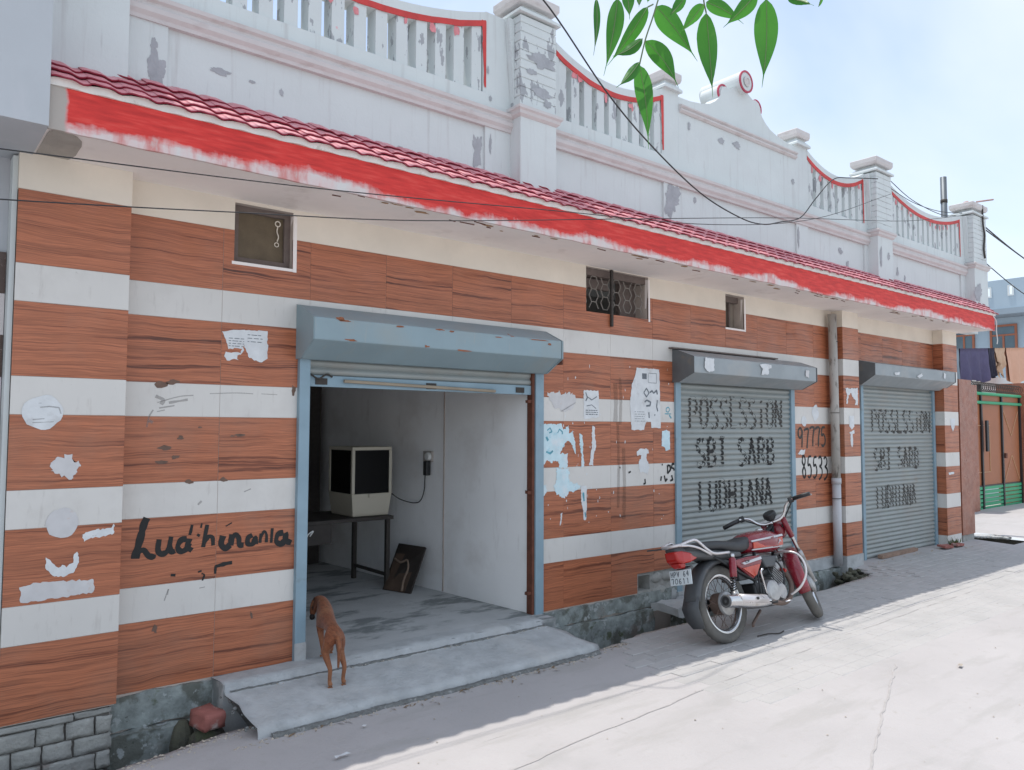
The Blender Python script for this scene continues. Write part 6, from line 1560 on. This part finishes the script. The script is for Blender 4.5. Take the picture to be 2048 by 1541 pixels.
# ================================================================== DOG
def skin_mesh(name, V_, E_, R_, root=0, sub=2):
    me = bpy.data.meshes.new(name); me.from_pydata(V_, E_, []); me.update()
    o = bpy.data.objects.new(name, me); COL.objects.link(o)
    md = o.modifiers.new('skin', 'SKIN'); md.use_smooth_shade = True
    if not me.skin_vertices: bpy.context.view_layer.update()
    sv = me.skin_vertices[0].data if me.skin_vertices else None
    if sv is None:
        bm = bmesh.new(); bm.from_mesh(me); bm.verts.layers.skin.verify(); bm.to_mesh(me); bm.free(); sv = me.skin_vertices[0].data
    for i, r in enumerate(R_):
        sv[i].radius = (r, r) if not hasattr(r, '__len__') else r
        sv[i].use_root = (i == root)
    sb = o.modifiers.new('sub', 'SUBSURF'); sb.levels = sub; sb.render_levels = sub
    bpy.context.view_layer.update()
    dg = bpy.context.evaluated_depsgraph_get()
    new = bpy.data.meshes.new_from_object(o.evaluated_get(dg))
    bpy.data.objects.remove(o); bpy.data.meshes.remove(me)
    return new
def fur():
    m, t, b = newmat('tan_fur'); MATS['tan_fur'] = m
    v = coords(t, 'pos'); s = nd(t, "ShaderNodeSeparateXYZ", {0: v})
    f = nse(t, nd(t, "ShaderNodeMapping", {'Vector': v, 'Scale': (60, 20, 60)}).outputs[0], 1.5, 5)
    c = ramp(t, f, [(.3, (.13,.036,.012)), (.6, (.23,.068,.022)), (.8, (.31,.11,.04))])
    lo = nd(t, "ShaderNodeMapRange", {0: s.outputs[2], 1: .17, 2: .33, 3: 1., 4: 0.}).outputs[0]
    c = mix(t, mth(t, 'MULTIPLY', lo, .5), c, (.30, .135, .06))
    pt = ramp(t, nse(t, v, 14, 4), [(.5, 0.), (.68, 1.)])
    c = mix(t, mth(t, 'MULTIPLY', pt, .35), c, (.36, .17, .08))
    t.links.new(c, b.inputs['Base Color']); b.inputs['Roughness'].default_value = .7; b.inputs['Sheen Weight'].default_value = .15
    bumpn(t, b, f, .35, .006)
fur()
dog = thing('dog', 'thin tan street dog seen from behind, stepping into the open doorway', 'dog', (2.08, -.25, .1))
V_ = [(2.085,-.345,.372),                                            # 0 pelvis
      (2.11,-.24,.39), (2.14,-.13,.405), (2.165,-.04,.435), (2.18,.015,.468), (2.182,.05,.485),   # 1..5 loin, ribs, chest, withers, neck
      (2.165,.075,.482), (2.145,.068,.455), (2.132,.06,.422), (2.126,.056,.398),              # 6..9 head, brow, muzzle, nose (turned left and down)
      (2.045,-.345,.335), (2.034,-.318,.268), (2.032,-.395,.195), (2.036,-.378,.125), (2.036,-.395,.098),   # 10..14 left hind: hip, knee, hock, pastern, foot
      (2.122,-.345,.335), (2.13,-.318,.268), (2.12,-.398,.195), (2.12,-.378,.125), (2.12,-.395,.098),  # 15..19 right hind
      (2.135,-.03,.36), (2.132,-.065,.285), (2.134,-.088,.215), (2.134,-.08,.19),                  # 20..23 left fore
      (2.20,-.02,.36), (2.203,-.05,.285), (2.203,-.06,.215), (2.203,-.052,.19),                    # 24..27 right fore
      (2.083,-.388,.362), (2.08,-.408,.31), (2.08,-.402,.25), (2.084,-.388,.19)]                  # 28..31 tail
E_ = [(0,1),(1,2),(2,3),(3,4),(4,5),(5,6),(6,7),(7,8),(8,9),(0,10),(10,11),(11,12),(12,13),(13,14),(0,15),(15,16),(16,17),(17,18),(18,19),
      (3,20),(20,21),(21,22),(22,23),(3,24),(24,25),(25,26),(26,27),(0,28),(28,29),(29,30),(30,31)]
R_ = [(.044,.042),(.038,.045),(.046,.062),(.048,.066),(.040,.048),(.036,.04),(.039,.037),(.033,.032),(.022,.022),(.017,.017),
      .033,.024,.0135,.0115,.0155, .033,.024,.0135,.0115,.0155, .026,.018,.0135,.0165, .026,.018,.0135,.0165, .018,.013,.010,.006]
dme = skin_mesh('body', V_, E_, R_)
dbody = obj('body', dme, MM('tan_fur'), dog, smooth=True)
if not dme.materials: dme.materials.append(MM('tan_fur'))
for (bx, by, bz, dx, dy, dz) in ((2.143, .045, .508, -.030, -.020, -.07), (2.192, .085, .505, .03, .012, -.055)):
    b0 = Vector((bx, by, bz)); q = Vector((dx, dy, dz)); sd_ = Vector((-.35 if dx < 0 else .2, .9, .1)).normalized()*.024; nn = q.cross(sd_).normalized()*.005
    mb = MB(); secs = []
    for t, w_ in ((0, .7), (.3, 1.05), (.65, .85), (.9, .45), (1, .15)):
        c = b0+q*t+nn*2*math.sin(t*3)
        secs.append([c-sd_*w_, c-nn, c+sd_*w_, c+nn])
    obj('ear', mb.loft(secs), M('ear_fur', (.10,.03,.012), .8, var=.2, vs_=40) if dx < 0 else MM('ear_fur'), dog, smooth=True)
obj('muzzle_patch', MB().ell((2.125, .053, .392), (.018, .017, .020), 12, 8), M('dog_nose', (.015,.011,.010), .45), dog, smooth=True)
mb = MB(); mb.ell((2.122, .045, .45), (.006, .006, .006), 10, 8); mb.ell((2.15, .098, .45), (.006, .006, .006), 10, 8); obj('eyes', mb, MM('dog_nose'), dog, smooth=True)
mb = MB()
for x, y, z in ((2.036, -.395, .098), (2.12, -.395, .098), (2.134, -.08, .188), (2.203, -.052, .188)):
    for k in (-1.5, -.5, .5, 1.5): mb.ell((x+k*.0062, y+.010-abs(k)*.002, z-.007), (.0045, .010, .007), 8, 6)
obj('toes', mb, MM('tan_fur'), dog, smooth=True)

# ================================================================== HANGING BRANCH NEAR THE CAMERA
LEAVES= [((0.6066, -3.9176, 2.0498), (0.6062, -3.9132, 1.9853), 0.0095), ((0.6317, -3.9267, 2.0549), (0.6316, -3.9044, 1.9724), 0.0246), ((0.619, -3.9516, 2.0476), (0.6271, -3.9488, 2.0192), 0.017), ((0.686, -3.9242, 2.0651), (0.688, -3.8564, 2.0195), 0.0218), ((0.6857, -3.9163, 2.0297), (0.6546, -3.8967, 2.0059), 0.017), ((0.6765, -3.9287, 2.0191), (0.7072, -3.9518, 1.9638), 0.0284), ((0.6597, -3.9343, 1.9863), (0.6313, -3.9242, 1.9516), 0.0152), ((0.6632, -3.9312, 1.9843), (0.7178, -3.8966, 1.9086), 0.0265), ((0.6879, -3.936, 2.0615), (0.7555, -3.9428, 2.0137), 0.0331), ((0.7049, -3.9664, 2.0675), (0.6845, -3.955, 2.039), 0.0161), ((0.6931, -3.9987, 2.0388), (0.6925, -3.9631, 2.0176), 0.018), ((0.7181, -3.9842, 2.0566), (0.771, -3.9979, 2.043), 0.0208), ((0.7308, -3.9747, 2.0522), (0.746, -3.9715, 1.9557), 0.0313), ((0.742, -4.0348, 2.0524), (0.7414, -3.9902, 2.0318), 0.0227), ((0.7441, -4.0453, 2.0427), (0.7572, -4.0298, 1.9511), 0.0331), ((0.7551, -4.0646, 2.0387), (0.7509, -4.0975, 2.015), 0.0104), ((0.8033, -4.0791, 2.0518), (0.8249, -4.0618, 2.0551), 0.0038), ((0.6542, -3.9379, 2.0633), (0.6503, -3.9419, 2.0447), 0.0076), ((0.681, -3.9297, 2.0768), (0.6872, -3.9232, 2.0713), 0.0133)]
TWIGS= [[(0.6689, -3.9552, 2.0559), (0.6716, -3.9442, 2.0391), (0.674, -3.9309, 2.0192), (0.6782, -3.918, 1.9955)], [(0.6689, -3.9552, 2.0559), (0.6709, -3.9728, 2.0726), (0.6722, -4.0025, 2.1009)], [(0.7093, -3.9906, 2.0378), (0.7038, -3.9918, 2.0473), (0.6982, -3.9941, 2.0579), (0.6722, -4.0025, 2.1009)], [(0.7438, -4.0455, 2.0424), (0.7364, -4.0421, 2.0505), (0.7062, -4.0256, 2.0783), (0.6722, -4.0025, 2.1009)], [(0.637, -3.9217, 2.059), (0.6437, -3.9403, 2.0721), (0.6709, -3.9728, 2.0726)], [(0.6638, -3.9433, 2.0489), (0.6672, -3.9491, 2.0511)], [(0.6197, -3.9047, 2.0603), (0.6268, -3.92, 2.0699), (0.6437, -3.9403, 2.0721)], [(0.7357, -4.0389, 2.0483), (0.7364, -4.0421, 2.0505)], [(0.7567, -4.0636, 2.0397), (0.7456, -4.0545, 2.0483), (0.7364, -4.0421, 2.0505)], [(0.7763, -4.0938, 2.0355), (0.762, -4.0799, 2.0463), (0.7456, -4.0545, 2.0483)], [(0.6722, -4.0025, 2.1009), (0.6434, -4.0157, 2.1469), (0.6243, -4.0852, 2.2188)]]

def leaf_mat():
    m, t, b = newmat('green_leaf'); MATS['green_leaf'] = m
    v = coords(t, 'obj', (1, 1, 1), 5.)
    c = ramp(t, nse(t, v, 6, 4), [(.3, (.03,.15,.02)), (.6, (.06,.25,.032)), (.8, (.10,.31,.05))])
    rv = nd(t, "ShaderNodeObjectInfo").outputs['Random']
    c = mix(t, mth(t, 'MULTIPLY', rv, .6), c, (.02, .11, .035))
    c = mix(t, ramp(t, nse(t, v, 90, 3), [(.6, 0.), (.75, .5)]), c, (.12, .26, .05))
    t.links.new(c, b.inputs['Base Color']); b.inputs['Roughness'].default_value = .4
    tr = nd(t, "ShaderNodeBsdfTranslucent"); t.links.new(mix(t, .5, c, (.12,.45,.05)), tr.inputs[0])
    ms = nd(t, "ShaderNodeMixShader", {0: .5}); t.links.new(b.outputs[0], ms.inputs[1]); t.links.new(tr.outputs[0], ms.inputs[2])
    t.links.new(ms.outputs[0], [n for n in t.nodes if n.type == 'OUTPUT_MATERIAL'][0].inputs[0])
    return m
LM = leaf_mat()
br = thing('tree_branch', 'hanging spray of bright green pointed leaves at the top right', 'branch', TWIGS[-1][-1])
obj('twig', MB().tube(crom([Vector(p) for p in TWIGS[-1]]+[Vector((.62, -4.3, 2.5)), Vector((.6, -4.9, 2.9))], 5), .0022, 6), M('twig_green', (.16,.22,.10), .6), br, smooth=True)
for tw in TWIGS[:-1]: obj('twig', MB().tube(crom([Vector(p) for p in tw], 5) if len(tw) > 2 else tw, .0009, 5), MM('twig_green'), br, smooth=True)
CAMP = Vector((0, -4.5144, 1.566))
for bs, tp, wd in LEAVES:
    B_, T_ = Vector(bs), Vector(tp); ax = T_-B_; ln_ = ax.length; ax.normalize()
    view = (B_-CAMP).normalized(); sd_ = ax.cross(view).normalized()
    sd_ = (Matrix.Rotation(rnd(-.45, .45), 3, ax) @ sd_); up = sd_.cross(ax)
    n = 20; mb = MB(); curl = rnd(-.13, .13)
    for i in range(n+1):
        t = i/n
        tb = t/.86
        wv = max((max(0, math.sin(math.pi*tb**.78))**.8)*(1-tb)**.3*1.22 if tb < 1 else 0, .05*(1-t)/.2 if t > .7 else 0)
        h_ = wd*.37*max(.0, wv)+.0002
        c_ = B_+ax*(ln_*t)+up*(curl*ln_*math.sin(math.pi*t))+sd_*(.035*ln_*math.sin(math.pi*t))
        f_ = .42*h_
        mb.v += [c_-sd_*h_+up*f_+up*rnd(-.0004, .0004), c_-sd_*h_*.5+up*f_*.6, c_, c_+sd_*h_*.5+up*f_*.6, c_+sd_*h_+up*f_+up*rnd(-.0004, .0004)]
    for i in range(n):
        for k in range(4):
            a = i*5+k; mb.f.append((a, a+1, a+6, a+5))
    lf = obj('leaf', mb, LM, br, sheet=True, smooth=True)
    obj('midrib', MB().tube([Vector(mb.v[i*5+2])-up*.0003 for i in range(0, n-2, 2)], .0004, 5), MM('twig_green'), lf, smooth=True)

# repeats of one kind carry one group
for o in bpy.data.objects:
    if o.parent or 'label' not in o: continue
    n = o.name.split('.')[0]
    g_ = {'cable': 'overhead cables', 'hanging_cloth': 'washing on the line', 'gate_pillar': 'red granite pillars', 'stone': 'stones in the drain',
          'paper_scrap': 'paper scraps on the road', 'tile_shard': 'broken tile pieces', 'hood_sticker': 'stickers on the shutter hoods'}.get(n)
    if not g_ and o.get('category') == 'poster': g_ = 'papers pasted on the tiled wall'
    if g_: o['group'] = g_
